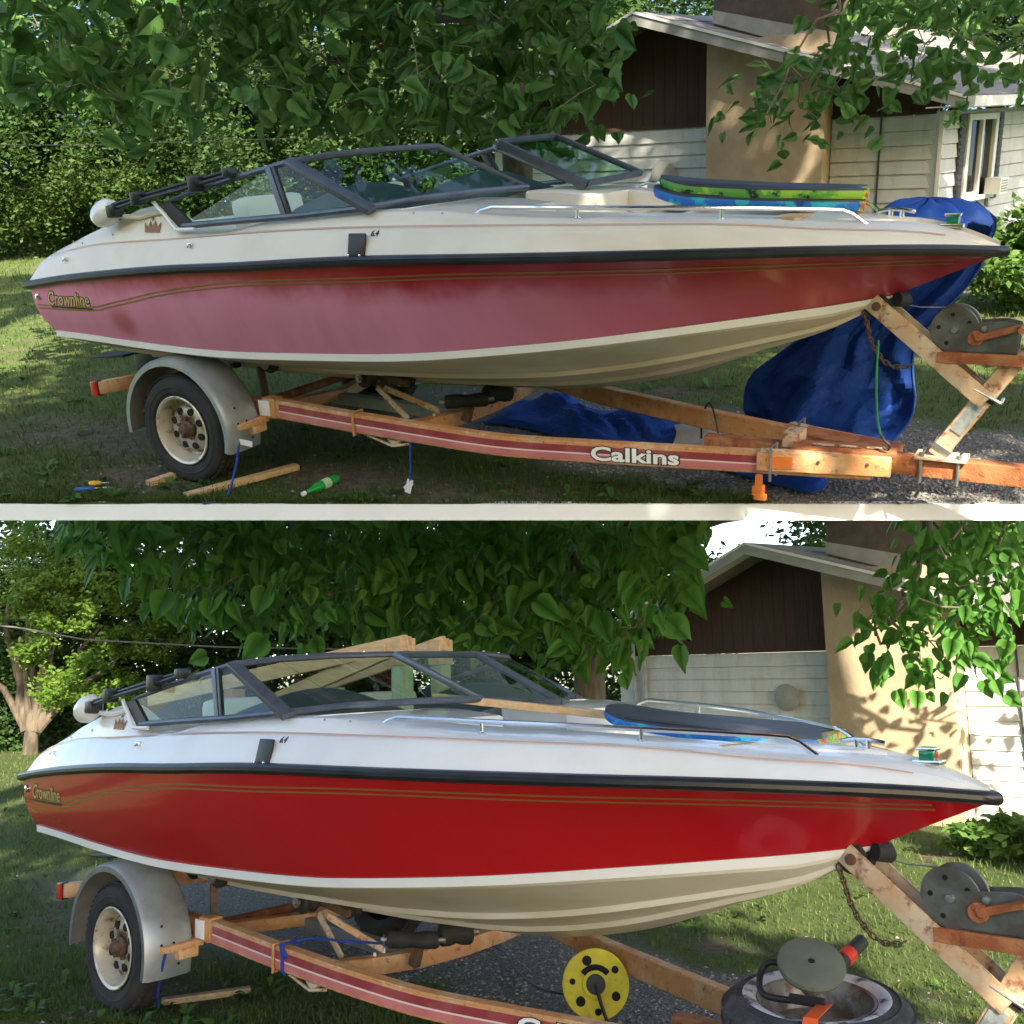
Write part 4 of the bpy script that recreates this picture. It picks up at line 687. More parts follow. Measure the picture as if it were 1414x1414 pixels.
# ------------------------------------------------------------------ the speedboat
yr_ = curve([0,.5,1,1.5,2.2,3,3.5,4,4.5,4.9,5.2,5.4,5.52], [1.07,1.12,1.16,1.19,1.2,1.16,1.08,.93,.70,.46,.25,.09,0])
zr_ = curve([0,.5,1,1.5,2.0,2.75,3.5,4.2,4.9,5.27,5.52], [1.175,1.235,1.28,1.315,1.337,1.372,1.378,1.371,1.35,1.327,1.30])
yc_ = curve([0,1,2,2.6,3,3.5,4,4.4,4.7,4.9,5.1], [1.02,1.03,1.02,.99,.95,.84,.65,.43,.24,.11,0])
zc_ = curve([0,.5,1,1.6,2.3,2.9,3.4,3.8,4.2,4.6,4.9,5.1], [.905,.893,.868,.850,.866,.890,.930,.965,1.005,1.044,1.075,1.105])
zk_ = curve([0,3.0,3.4,3.8,4.07,4.27,4.5,4.7,4.94,5.1,5.3,5.52], [.50,.50,.525,.59,.66,.73,.82,.90,1.03,1.105,1.195,1.29])
zp_ = curve([.10,.15,.325,.51,1.5,2.7,3.3,3.95,4.55,4.8,5.25,5.42,5.52], [1.262,1.312,1.364,1.40,1.475,1.527,1.526,1.511,1.480,1.449,1.398,1.357,1.313])
zt_ = curve([.10,.20,.47,.93,1.28,1.45,1.56,2.2,2.8,3.1,3.5,4.2,4.9,5.3,5.42,5.52], [1.285,1.352,1.442,1.562,1.632,1.575,1.527,1.56,1.592,1.595,1.556,1.516,1.452,1.405,1.365,1.322])
BB = (2.7, 0, .5)
def stem_x(z):                           # centreline profile solved for x
    a, b = 3.0, 5.52
    for _ in range(40):
        m = (a + b) / 2
        if zk_(m) < z: a = m
        else: b = m
    return a
def side_pt(x, t):
    """point on the starboard topside at station x, t=0 rail .. 1 chine or stem"""
    xr = x + (.03 * min(1, t * 6) + .10 * t ** 4) * max(0, 1 - x / .5)                          # raked transom corner
    y0, z0 = yr_(x), zr_(x)
    if x < 5.1: y1, z1 = yc_(x), zc_(x)
    else: y1, z1 = 0.0, zk_(x)
    bulge = .022 * math.sin(math.pi * t) * (1 if x < 2.5 else max(-1.2, 1 - (x - 2.5) * 1.25)) * min(1, y0 / .3)
    return V(xr, -(y0 + (y1 - y0) * t + bulge), z0 + (z1 - z0) * t)
def hull_y(x, z):
    z1 = zc_(x) if x < 5.1 else zk_(x); t = min(max((zr_(x) - z) / (zr_(x) - z1), 0), 1); return side_pt(x, t).y
XS = [.10, .14, .20] + [.03 + i * .1 for i in range(3, 50)] + [5.0, 5.08, 5.1, 5.16, 5.24, 5.32, 5.39, 5.45, 5.49, 5.515]
def mirror(mb):
    n = len(mb.v); mb.v += [(x, -y, z) for x, y, z in mb.v]; mb.f += [tuple(reversed([i + n for i in f])) for f in mb.f]; return mb
def make_boat(site, label):
    bt = thing(site, 'speedboat', BB, label, 'boat')
    h = MB().grid([[side_pt(x, k / 12) for k in range(13)] for x in XS]); mirror(h)
    hull = part('hull_side', h, 'hull_faded', bt)
    # transom: red above the chine
    r = [side_pt(.10, k / 12) for k in range(13)]
    tr = MB().add(r + [V(p.x, -p.y, p.z) for p in reversed(r)], [tuple(range(26))])
    part('transom', tr, 'hull_faded', bt)
    # bottom: white chine flat, then the vee with two strakes each side
    def bot(x):
        c = side_pt(min(x, 5.1), 1); y, z = -c.y, c.z; k = min(zk_(x), z); s = min(1, y / .12)
        xo = c.x - x
        zf = z - .042 * s - .012 * s
        P = [V(x + xo, -y - .004 * s, z - .002), V(x + xo, -y * .985, z - .042 * s)]
        y1 = y * .965
        def vee(u):  # u 0 chine .. 1 keel, slightly hollow forward
            return V(x + xo * (1 - u) + (.1 * u * max(0, 1 - x / .5)), -(y1 * (1 - u)), (zf + (k - zf) * u) - .02 * math.sin(math.pi * u) * s * min(1, max(0, (x - 2.5))))
        for u in (0, .18, .36, .385): P.append(vee(u))
        q = vee(.40); P.append(V(q.x, q.y, q.z - .022 * s)); P.append(vee(.43))
        for u in (.55, .66, .685): P.append(vee(u))
        q = vee(.70); P.append(V(q.x, q.y, q.z - .02 * s)); P.append(vee(.73))
        P += [vee(.86), vee(1)]
        return P
    b = MB(); BR = [bot(x) for x in XS if x <= 5.1]
    for k0, k1 in ((0, 1), (1, 2), (2, 5), (5, 6), (6, 7), (7, 10), (10, 11), (11, 12), (12, 14)): b.grid([r[k0:k1 + 1] for r in BR])
    mirror(b)
    B0 = bot(.10); b.add(B0 + [V(p.x, -p.y, p.z) for p in reversed(B0[:-1])], [tuple(range(2 * len(B0) - 1))])
    part('hull_bottom', b.mesh('hull_bottom', BB, 180, True, False), 'bottom_aged', bt)
    cs = MB()
    xs = [x for x in XS if x <= 5.08]; cs.slab([[side_pt(x, 1) + V(0, -.006, -.001), side_pt(x, 1) + V(0, -.003 * min(1, yc_(x) / .1), -.040 * min(1, .25 + yc_(x) / .2))] for x in xs], (0, 1, 0), .004)
    part('chine_stripe', mirror(cs), 'gelcoat_white', bt)
    # rub rail right round the bow
    st = [V(x, -yr_(x) - .012, zr_(x) + .004) for x in XS] ; bow = V(5.535, 0, 1.302)
    path = [V(.09, -1.02, 1.185), V(.088, -1.07, 1.186)] + st + [bow] + [V(p.x, -p.y, p.z) for p in reversed(st)] + [V(.088, 1.07, 1.186), V(.09, 1.02, 1.185)]
    part('rub_rail', MB().tube(path, .025, 10), 'rub_black', bt)
    # deck
    def sec(x, mode):
        yr, zr, zp, zt = yr_(x), zr_(x) + .01, zp_(x), zt_(x); s = min(1, yr / .3); e = lambda d: max(0, yr - d * s)
        xo = .0
        P = [V(x, -e(.0), zr), V(x, -e(.018), zr + .3 * (zp - zr)), V(x, -e(.045), zr + .7 * (zp - zr)), V(x, -e(.072), zp - .008), V(x, -e(.095), zp + .003), V(x, -e(.105), zp + (zt - zp) * .35), V(x, -e(.14), zt - .006), V(x, -e(.16), zt)]
        wd = {'closed': e(.3), 'stern': e(.3), 'cockpit': min(.93, e(.21)), 'dash': .24, 'bow': max(.05, e(.42))}[mode]
        P.append(V(x, -min(wd + .02, e(.17)), zt + .006)); P.append(V(x, -min(wd, e(.18)), zt - .004))
        fl = {'cockpit': .94, 'dash': .94, 'bow': 1.17}.get(mode)
        if mode == 'closed': P += [V(x, -wd * .9, zt + .012), V(x, -wd * .45, zt + .02), V(x, 0, zt + .022)]
        elif mode == 'stern': P += [V(x, -wd * .9, zt - .05), V(x, -wd * .45, zt - .05), V(x, 0, zt - .05)]
        else: P += [V(x, -min(wd, e(.19)) * .97, fl + .05), V(x, -min(wd, e(.19)) * .93, fl), V(x, 0, fl)]
        return P
    secs = []
    for a, bb, mode in ((.10, .95, 'stern'), (.952, 2.95, 'cockpit'), (2.952, 3.40, 'dash'), (3.402, 4.72, 'bow'), (4.722, 5.515, 'closed')):
        n = max(3, round((bb - a) / .07)); secs += [sec(a + (bb - a) * i / n, mode) for i in range(n + 1)]
    d = MB().grid(secs); mirror(d)
    S0 = secs[0]; d.add(S0 + [V(p.x, -p.y, p.z) for p in reversed(S0)], [tuple(range(2 * len(S0)))])
    deck = part('deck', d, 'gelcoat_cream', bt, sharp=28)
    def deck_y(x, z):
        yr, zr, zp, zt = yr_(x), zr_(x) + .01, zp_(x), zt_(x)
        prof = [(zr, 0), (zr + .3 * (zp - zr), .018), (zr + .7 * (zp - zr), .045), (zp - .008, .072), (zp + .003, .095), (zp + (zt - zp) * .35, .105), (zt - .006, .14)]
        for (z0, d0), (z1, d1) in zip(prof, prof[1:]):
            if z <= z1: return -(yr - (d0 + (d1 - d0) * max(0, (z - z0) / max(z1 - z0, 1e-4))))
        return -(yr - .14)
    ps = MB()
    for off in (.0, .012): ps.slab([[V(x, -(yr_(x) - .074 * min(1, yr_(x) / .3)) - .003, zp_(x) - .012 + off), V(x, -(yr_(x) - .077 * min(1, yr_(x) / .3)) - .003, zp_(x) - .008 + off)] for x in [.3 + .1 * i for i in range(51)]], (0, 1, 0), .003)
    part('deck_pinstripe', mirror(ps), 'orange_line', deck)
    # gold pinstripe pair on the side
    gz = curve([.139,.5,.77,.9,1.09,1.26,1.45,1.684,2.05,2.7,3.3,4.25,4.7,5.1,5.36], [1.048,1.048,1.06,1.086,1.118,1.151,1.180,1.208,1.240,1.265,1.285,1.28,1.272,1.258,1.25])
    gp = MB()
    for off in (0, .020):
        gp.slab([[V(x, hull_y(x, gz(x) + off) - .003, gz(x) + off), V(x, hull_y(x, gz(x) + off + .007) - .003, gz(x) + off + .007)] for x in [.16 + .075 * i for i in range(70)]], (0, 1, 0), .002)
    part('gold_pinstripe', gp, 'gold', hull)
    def on_side(mb, x0, z0, fy=hull_y, off=.004):
        o = MB(); o.f = mb.f; o.v = [(x0 + x, fy(x0 + x, z0 + y) - off - z, z0 + y) for x, y, z in mb.v]; return o
    for off, mt, dz in ((.0065, 'black_plastic', .0008), (.0012, 'gold_bright', .0022)):
        t = text_mesh('Crownline', .118, .48, off, .0004); t.v = [(v[0] * .43 / .52, v[1], v[2]) for v in t.v]
        part('name_lettering', on_side(t, .27, 1.078, off=dz), mt, hull, 'gold script name outlined in black' if mt == 'gold_bright' else None, smooth=False)
    bar = MB().slab([[V(x, hull_y(x, 1.062) - .004, 1.060), V(x, hull_y(x, 1.07) - .004, 1.068)] for x in [.30 + .02 * i for i in range(21)]], (0, 1, 0), .002); part('name_underline', bar, 'black_plastic', hull)
    part('drain_fitting', MB().lathe([(0, .012), (.012, .012), (.02, .008), (.022, 0)], (.188, hull_y(.19, 1.123) - .002, 1.123), (0, -1, 0), 16), 'chrome', hull)
    cr = [(-.062, -.022), (.062, -.022), (.066, .030), (.036, .002), (.020, .040), (0, .006), (-.020, .040), (-.036, .002), (-.066, .030)]
    cm = MB().prism([V(a, c, 0) for a, c in cr], (0, 0, .002)); cm.lathe([(0, .003), (.008, .003), (.008, 0)], (0, .048, 0), (0, 0, 1), 10)
    part('crown_emblem', on_side(cm, 1.30, 1.528, deck_y, .004), 'brown_emblem', deck, smooth=False)
    vp = MB().box((2.80, deck_y(2.8, 1.45) - .009, 1.450), (.10, .016, .108), Matrix.Rotation(-.25, 3, 'X'), .005)
    vent = part('vent_plate', vp, 'black_plastic', deck)
    sc = MB()
    for sx in (-.034, .034):
        for sz in (-.046, .046): sc.lathe([(0, .006), (.005, .005), (.006, 0)], (2.80 + sx, deck_y(2.8, 1.45 + sz) - .018, 1.45 + sz), (0, -1, .2), 8)
    parts('screw', sc, 'chrome', vent)
    lt = text_mesh('6.4', .036, 0, .001, .001); part('number_badge', on_side(lt, 2.862, 1.488, deck_y, .002), 'black_plastic', deck, smooth=False)
    for x, z in ((1.664, 1.447), (.515, 1.355)):
        sb = MB().box((x, deck_y(x, z) - .008, z), (.03, .022, .018), None, .004); sb.lathe([(0, .01), (.006, .01), (.006, 0)], (x - .004, deck_y(x, z) - .018, z - .01), (0, -1, 0), 8)
        part('snap_fitting', sb, 'chrome', deck)
    dots = MB()
    for x, z in ((.62, 1.44), (.93, 1.49), (1.21, 1.585), (1.245, 1.59), (3.05, 1.585), (3.2, 1.58)): dots.lathe([(0, .005), (.005, .004), (.006, 0)], (x, deck_y(x, z) - .001, z), (0, -1, .2), 8)
    parts('snap_stud', dots, 'steel_dull', deck)
    # windscreen: frame tubes, pillars and panes, port and starboard
    def wsh(sg):
        m = lambda *p: V(p[0], p[1] * sg, p[2])
        low = [m(1.56, 1.09, 1.535), m(2.0, 1.09, 1.560), m(2.4, 1.085, 1.580), m(2.80, 1.06, 1.610), m(2.93, .80, 1.632), m(3.06, .48, 1.640), m(3.2, .17, 1.640)]
        top = [m(1.45, 1.085, 1.665), m(1.72, 1.07, 1.725), m(2.0, 1.05, 1.782), m(2.31, 1.01, 1.840), m(2.45, .84, 1.862), m(2.60, .62, 1.874), m(2.77, .37, 1.876)]
        low2 = low[-1] if sg < 0 else m(3.25, .40, 1.605); top2 = top[-1] if sg < 0 else m(2.77, .25, 1.872)
        if sg > 0: low[-1], top[-1] = low2, top2; low[-2] = m(3.10, .62, 1.615); top[-2] = m(2.62, .50, 1.874)
        fr = part('windscreen_frame', MB().tube(top, [.010, .014, .016, .017, .017, .016, .015], 8).tube([p + V(0, 0, .004) for p in low], .017, 8), 'frame_grey', bt)
        R = V(0, 0, 1)
        part('pillar', MB().beam(top[3] + V(-.02, 0, .004), low[3] + V(.035, 0, -.01), .03, .062, (0.2, -sg, .25) , .004), 'frame_grey', fr)
        a, bq = m(2.18, 1.035, 1.815), m(2.30, 1.085, 1.575)
        part('divider', MB().beam(a, bq, .024, .034, (1, 0, .3), .003), 'frame_grey', fr)
        part('divider_seal', MB().beam(a + V(.035, 0, .006), bq + V(.035, 0, 0), .02, .022, (1, 0, .3), .003), 'rub_black', fr)
        part('end_frame', MB().beam(top[-1], low[-1], .024, .03, (0, 0, 1), .004), 'frame_grey', fr)
        part('end_trim', MB().slab([[m(1.40, 1.10, 1.655), m(1.50, 1.095, 1.665)], [m(1.545, 1.105, 1.530), m(1.645, 1.10, 1.545)]], (0, -sg, 0), .02), 'black_plastic', fr)
        part('end_moulding', MB().tube([m(1.37, 1.098, 1.665), m(1.455, 1.11, 1.60), m(1.53, 1.115, 1.522), m(1.66, 1.105, 1.522)], .012, 6), 'gelcoat_white', fr)
        def pane(q):
            part('windscreen_pane', MB().slab([[q[0], q[1]], [q[3], q[2]]], (q[1] - q[0]).cross(q[3] - q[0]), .005), 'tinted_glass', bt, smooth=False)
        pane([m(1.56, 1.088, 1.548), m(2.28, 1.085, 1.58), m(2.165, 1.035, 1.80), m(1.50, 1.08, 1.668)])
        pane([m(2.31, 1.083, 1.584), m(2.78, 1.06, 1.606), m(2.30, 1.01, 1.828), m(2.20, 1.032, 1.808)])
        for i in range(3, 6):
            q = [low[i] + V(0, 0, .008), low[i + 1] + V(0, 0, .008), top[i + 1] - V(0, 0, .008), top[i] - V(0, 0, .008)]
            pane(q)
        sp = MB()
        for i in range(6):
            p = top[i].lerp(top[i + 1], .5); sp.lathe([(0, .006), (.006, .005), (.006, 0)], p + V(0, 0, .014), (0, 0, 1), 8)
        parts('frame_screw', sp, 'chrome', fr)
    wsh(-1); wsh(1)
    # dashboard hoods, wheel, seats, inside trim
    for sg in (-1, 1):
        c = V(2.54, sg * .60, 1.545); g = []
        for i in range(13):
            u = i / 12; row = []
            for j in range(9):
                v = j / 8; hgt = .135 * math.sin(math.pi * u) ** .7 * math.sin(math.pi * (.15 + .8 * v)) ** .8
                row.append(c + V(-.30 + .55 * v - .05 * abs(u - .5), (u - .5) * .74, hgt + .035))
            g.append(row)
        part('dashboard', MB().slab(g, (0, 0, -1), .03), 'dash_teal', bt)
    part('steering_wheel', MB().tube([V(2.42 + .05 * math.sin(a), -.58 + .17 * math.cos(a), 1.50 + .16 * math.sin(a)) for a in [k * math.pi / 12 for k in range(24)]], .014, 8, closed=True).beam((2.42, -.75, 1.5), (2.42, -.41, 1.5), .03, .012).tube([(2.42, -.58, 1.5), (2.62, -.58, 1.42)], .025, 8), 'black_plastic', bt)
    def cushion(mb, c, sz): return mb.box(c, sz, None, min(sz) * .3)
    for sg in (-1, 1):
        sb = cushion(MB(), (1.92, sg * .52, 1.18), (.48, .48, .14)); seat = part('seat', sb, 'vinyl_white', bt)
        part('seat_back', MB().box((1.68, sg * .52, 1.46), (.14, .48, .40), Matrix.Rotation(-.12, 3, 'Y'), .045), 'vinyl_white', seat)
        part('seat_back', MB().box((2.13, sg * .52, 1.43), (.12, .46, .32), Matrix.Rotation(.12, 3, 'Y'), .04), 'vinyl_white', seat)
        part('side_panel', MB().box((1.9, sg * .955, 1.36), (1.75, .03, .26), None, .01), 'vinyl_white', bt)
        part('bow_seat', cushion(MB(), (3.95, sg * .36, 1.24), (.9, .26, .10)), 'vinyl_white', bt)
    part('red_cushion', MB().box((1.55, .35, 1.50), (.42, .7, .10), None, .035), 'vinyl_red', bt)
    part('rear_bench', cushion(MB(), (1.1, 0, 1.35), (.26, 1.5, .34)), 'vinyl_white', bt)
    # bow rails
    for sg in (-1, 1):
        m = lambda *p: V(p[0], p[1] * sg, p[2])
        pts = [m(3.313, .925, 1.552), m(3.37, .93, 1.582), m(3.43, .928, 1.597), m(3.8, .83, 1.582), m(4.2, .64, 1.560), m(4.55, .43, 1.536), m(4.80, .27, 1.515), m(4.87, .235, 1.508), m(4.91, .22, 1.490), m(4.975, .208, 1.442)]
        rl = part('bow_rail', MB().tube(pts, .0105, 8), 'chrome', bt)
        for q in (m(3.82, .82, 1.58), m(4.40, .525, 1.546)): part('rail_post', MB().tube([q, V(q.x, q.y, zt_(q.x) - .01)], .008, 8).lathe([(0, .006), (.018, .004), (.02, 0)], (q.x, q.y, zt_(q.x)), (0, 0, 1), 12), 'chrome', rl)
    nv = MB().box((5.31, 0, 1.418), (.10, .075, .018), None, .006); nl = part('bow_light', nv, 'chrome', bt)
    part('light_lens', MB().box((5.31, -.017, 1.443), (.055, .03, .036), None, .008), 'green_lens', nl); part('light_lens', MB().box((5.31, .017, 1.443), (.055, .03, .036), None, .008), 'tail_red', nl)
    part('light_cap', MB().box((5.31, 0, 1.466), (.07, .068, .012), None, .005), 'chrome', nl)
    cl = MB().tube([V(4.98, -.02, 1.484), V(5.03, 0, 1.492), V(5.09, .0, 1.490), V(5.14, .02, 1.478)], .010, 8).tube([V(5.035, 0, 1.43), V(5.035, 0, 1.49)], .011, 8).tube([V(5.085, 0, 1.43), V(5.085, 0, 1.49)], .011, 8)
    part('cleat', cl, 'chrome', bt)
    # folded bimini frame along the starboard quarter, rolled top at its end
    bm_ = MB().tube([(1.96, -1.10, 1.79), (1.60, -1.125, 1.725), (1.275, -1.135, 1.675), (1.0, -1.12, 1.625)], .011, 8).tube([(1.94, -1.06, 1.812), (1.60, -1.09, 1.755), (1.275, -1.10, 1.70), (.98, -1.09, 1.65)], .011, 8)
    bf = part('folded_top_frame', bm_, 'black_plastic', bt)
    part('frame_clamp', MB().box((1.275, -1.12, 1.69), (.05, .075, .075), None, .01), 'rub_black', bf); part('frame_clamp', MB().box((1.72, -1.105, 1.755), (.055, .075, .085), None, .01), 'rub_black', bf); part('frame_clamp', MB().box((1.95, -1.08, 1.802), (.05, .07, .05), None, .01), 'rub_black', bf)
    part('frame_clamp', MB().box((1.06, -1.11, 1.625), (.07, .08, .07), None, .015), 'rub_black', bf)
    part('rolled_top', MB().lathe([(0, -.075), (.045, -.07), (.068, -.04), (.074, 0), (.07, .05), (.055, .085), (.03, .098), (0, .10)], (.965, -1.09, 1.618), (-.85, 0, -.35), 18), 'gelcoat_white', bf)
    part('frame_strut', MB().tube([(1.0, -1.10, 1.60), (1.2, -1.06, 1.585), (1.42, -1.05, 1.62)], .014, 8), 'gelcoat_cream', bf)
    part('stern_plate', MB().box((-.10, -.30, .60), (.34, .30, .02), Matrix.Rotation(-.08, 3, 'Y'), .004), 'black_plastic', bt)
    part('stern_drive', MB().box((-.12, 0, .55), (.34, .18, .42), None, .05).box((-.18, 0, .32), (.26, .07, .35), None, .03).lathe([(.02, -.12), (.06, -.06), (.06, .1), (.03, .16)], (-.22, 0, .26), (-1, 0, 0), 16), 'black_plastic', bt)
    return bt
# ------------------------------------------------------------------ the trailer
TB = (2.7, 0, 0)
def make_trailer(site, label):
    tr = thing(site, 'boat_trailer', TB, label, 'trailer')
    bz = curve([1.70, 2.25, 2.8, 3.2, 3.66, 4.2, 4.62, 5.05], [.505, .475, .440, .395, .372, .352, .338, .325])   # top of side beam
    by = curve([1.70, 2.4, 2.8, 3.2, 3.66, 4.2, 4.62, 5.05], [.725, .725, .70, .61, .485, .335, .225, .12])
    xs = [1.70 + i * .067 for i in range(51)]
    for sg in (-1, 1):
        rows = []
        for x in xs:
            y, z = by(x), bz(x); dy = (by(x + .01) - by(x - .01)) / .02; n = V(-dy, 1, 0).normalized()
            c = V(x, y, z); rows.append([c + n * .034 - V(0, 0, .006), c + n * .028, c - n * .028, c - n * .034 - V(0, 0, .006), c - n * .034 - V(0, 0, .108), c - n * .028 - V(0, 0, .114), c + n * .028 - V(0, 0, .114), c + n * .034 - V(0, 0, .108), c + n * .034 - V(0, 0, .006)])
        mb = MB().grid([[V(p.x, p.y * sg, p.z) for p in r] for r in rows])
        mb.add([V(p.x, p.y * sg, p.z) for p in rows[0][:8]], [tuple(range(8))]).add([V(p.x, p.y * sg, p.z) for p in rows[-1][:8]], [tuple(range(8))])
        bm = part('side_beam', mb, 'trailer_orange', tr)
        for z0, z1, mt in ((.020, .058, 'stripe_red'), (.058, .066, 'stripe_white'), (.066, .100, 'stripe_pink')):
            P = []
            for x in [q for q in xs if 1.75 < q < 4.62]:
                y, z = by(x) + .0365, bz(x); P.append([V(x, y * sg, z - z0), V(x, y * sg, z - z1)])
            part('stripe_tape', MB().slab(P, (0, sg, 0), .002), mt, bm, sharp=60)
        # end cap at the rear of the beam, tie rings
        part('end_cap', MB().box((1.69, sg * .725, .452), (.10, .085, .125), None, .008), 'trailer_orange', bm)
        part('end_plate', MB().box((1.66, sg * .772, .452), (.085, .008, .095), None, .003), 'white_paint', bm)
        for x in (2.33,):
            y, z = by(x), bz(x)
            part('tie_ring', MB().tube([V(x, (y + a) * sg, z + b) for a, b in ((-.045, .008), (.046, .008), (.046, -.122), (-.045, -.122))], .009, 6, closed=True), 'trailer_orange', bm)
        part('bracket', MB().prism([V(2.52, sg * .72, .33), V(2.62, sg * .72, .33), V(2.57, sg * .72, .285)], (0, -sg * .03, 0)).tube([V(2.36, sg * .725, .35), V(2.56, sg * .725, .295), V(2.68, sg * .72, .318)], .008, 6), 'trailer_cream', bm)
        # front sleeve that clamps the beam to the tongue
        a, b = V(4.52, sg * .275, .30), V(5.14, sg * .105, .285)
        part('front_sleeve', MB().beam(a, b, .085, .095, ch=.006), 'trailer_orange', tr)
        part('sleeve_edge', MB().beam(a + V(.02, 0, .051), b + V(-.12, 0, .051), .05, .006), 'trailer_cream', tr)
        bl = MB()
        for f_ in (.12, .5, .86): bl.lathe([(0, .012), (.009, .011), (.011, 0)], a.lerp(b, f_) + V(-.012, sg * .042, .012), (.26, sg, 0), 6)
        parts('sleeve_bolt', bl, 'rusty_hub', tr)
        u = V(4.60, sg * .255, .30); part('u_bolt', MB().tube([u + V(0, sg * .05, -.10), u + V(0, sg * .05, .075), u + V(0, -sg * .05, .075), u + V(0, -sg * .05, -.10)], .008, 6), 'steel_dull', tr)
        # axle bracket plates, fender, wheel
        cx, cy, R = 1.20, sg * .93, .335
        fd = MB(); g = []
        for k in range(25):
            q = math.radians(-14 + 200 * k / 24); r0 = .425
            if k == 0: pass
            row = []
            for yy, dr in ((-.135, -.028), (-.135, 0), (-.11, .012), (0, .018), (.11, .012), (.135, 0), (.135, -.028)):
                row.append(V(cx + (r0 + dr) * math.cos(q), cy + sg * yy, .345 + (r0 + dr) * math.sin(q)))
            g.append(row)
        fd.slab(g, (0, 0, -1), .004)
        fn = part('fender', fd, 'galvanised', tr)
        bh = MB()
        for q, yy in ((8, -.02), (8, .05), (-6, -.05), (20, .04)): 
            a = math.radians(q); bh.lathe([(0, .004), (.007, .003), (.007, 0)], V(cx + .443 * math.cos(a), cy + sg * yy, .345 + .443 * math.sin(a)), (math.cos(a), 0, math.sin(a)), 8)
        parts('bolt', bh, 'dark_hole', fn)
        parts('fender_step', MB().box((1.575, sg * .87, .385), (.19, .24, .035), None, .006).box((1.60, sg * .84, .345), (.14, .12, .05), None, .006), 'trailer_orange', tr)
        parts('fender_bracket', MB().box((.80, sg * .86, .40), (.11, .13, .03), None, .006).box((.83, sg * .83, .33), (.12, .06, .10), None, .01), 'trailer_orange', tr)
        wh = part('wheel', MB().lathe([(.205, -.075), (.245, -.098), (.30, -.098), (.322, -.086), (.333, -.065), (.336, 0), (.333, .065), (.322, .086), (.30, .098), (.245, .098), (.205, .075)], (cx, cy, R), (0, 1, 0), 56), 'rubber', tr)
        tg = MB()
        for k in range(56):
            q = 2 * math.pi * k / 56; Rm = Matrix.Rotation(-q, 3, 'Y')
            for yy, sk in ((-.062, .25), (-.02, -.25), (.022, .25), (.064, -.25)): tg.box(V(cx, cy + yy, R) + Rm @ V(.337, 0, 0), (.008, .030, .027), Rm @ Matrix.Rotation(sk, 3, 'X'))
        part('tread', tg, 'rubber', wh, kind='stuff', smooth=False)
        part('tyre_ridge', MB().lathe([(.262, .0985), (.268, .1015), (.274, .0985)], (cx, cy, R), (0, sg, 0), 48).lathe([(.232, .093), (.238, .097), (.244, .097)], (cx, cy, R), (0, sg, 0), 48), 'rubber', wh)
        rm = MB().lathe([(.207, .085), (.215, .094), (.209, .099), (.196, .092), (.186, .06), (.176, .005)], (cx, cy, R), (0, sg, 0), 48)
        part('rim', rm, 'rim', wh)
        part('wheel_disc', MB().lathe([(.177, .002), (.160, -.006), (.142, .018), (.128, .034), (.100, .044), (.072, .040), (.060, .026), (.045, .030), (0, .030)], (cx, cy, R), (0, sg, 0), 48), 'wheel_disc', wh)
        hl = MB()
        for k in range(8):
            q = 2 * math.pi * (k + .5) / 8; hl.lathe([(0, .0475), (.022, .0475), (.023, .03)], V(cx + .112 * math.cos(q), cy, R + .112 * math.sin(q)), (0, sg, 0), 12)
        parts('rim_hole', hl, 'dark_hole', wh)
        ln = MB()
        for k in range(5):
            q = 2 * math.pi * k / 5 + .3; ln.lathe([(0, .066), (.009, .064), (.011, .058), (.011, .035)], V(cx + .066 * math.cos(q), cy, R + .066 * math.sin(q)), (0, sg, 0), 6)
        parts('wheel_nut', ln, 'rusty_hub', wh)
        part('hub', MB().lathe([(0, .095), (.026, .095), (.032, .088), (.036, .062), (.052, .05), (.054, .035)], (cx, cy, R), (0, sg, 0), 24), 'rusty_hub', wh)
    part('axle', MB().tube([(1.20, -.85, .335), (1.20, .85, .335)], .030, 12), 'trailer_rust', tr)
    # rear cross bar with tail lights, rear cross member, front cross member
    parts('rear_crossbar', MB().beam((.36, -.92, .515), (.60, .0, .50), .05, .085, ch=.006).beam((.60, 0, .50), (.36, .92, .515), .05, .085, ch=.006), 'trailer_orange', tr)
    for sg in (-1, 1):
        tl = part('tail_light', MB().box((.345, sg * .925, .513), (.05, .035, .095), None, .008), 'tail_red', tr)
        part('light_backing', MB().box((.365, sg * .91, .513), (.03, .035, .10), None, .006), 'black_plastic', tl)
        part('light_bracket', MB().box((.47, sg * .52, .515), (.05, .09, .095), None, .006).tube([(.47, sg * .55, .56), (.48, sg * .56, .60)], .014, 8), 'galvanised', tr)
        part('rear_stay', MB().beam((.50, sg * .42, .47), (.86, sg * .80, .36), .05, .06, ch=.006), 'trailer_orange', tr)
        part('rear_rail', MB().beam((.60, sg * .70, .44), (1.72, sg * .725, .45), .065, .10, ch=.006), 'trailer_rust', tr)
    parts('rear_crossmember', MB().beam((1.55, -.72, .41), (1.62, 0, .36), .07, .07, ch=.006).beam((1.62, 0, .36), (1.55, .72, .41), .07, .07, ch=.006), 'trailer_orange', tr)
    cmx = [V(2.58, -.68, .375), V(2.59, -.40, .340), V(2.62, -.1, .315), V(2.66, .2, .32), V(2.70, .45, .345), V(2.72, .68, .375)]
    for a, b in zip(cmx, cmx[1:]): part('front_crossmember', MB().beam(a, b + (b - a) * .04, .075, .085, ch=.006), 'trailer_orange', tr)
    parts('roller_arm', MB().beam((2.30, -.42, .545), (2.60, -.30, .40), .012, .035).beam((2.28, -.46, .555), (2.52, -.50, .39), .012, .035), 'trailer_cream', tr)
    part('white_clamp', MB().tube([V(2.60, -.355, .395), V(2.60, -.355, .30), V(2.57, -.27, .295), V(2.57, -.27, .395)], .008, 6), 'white_paint', tr)
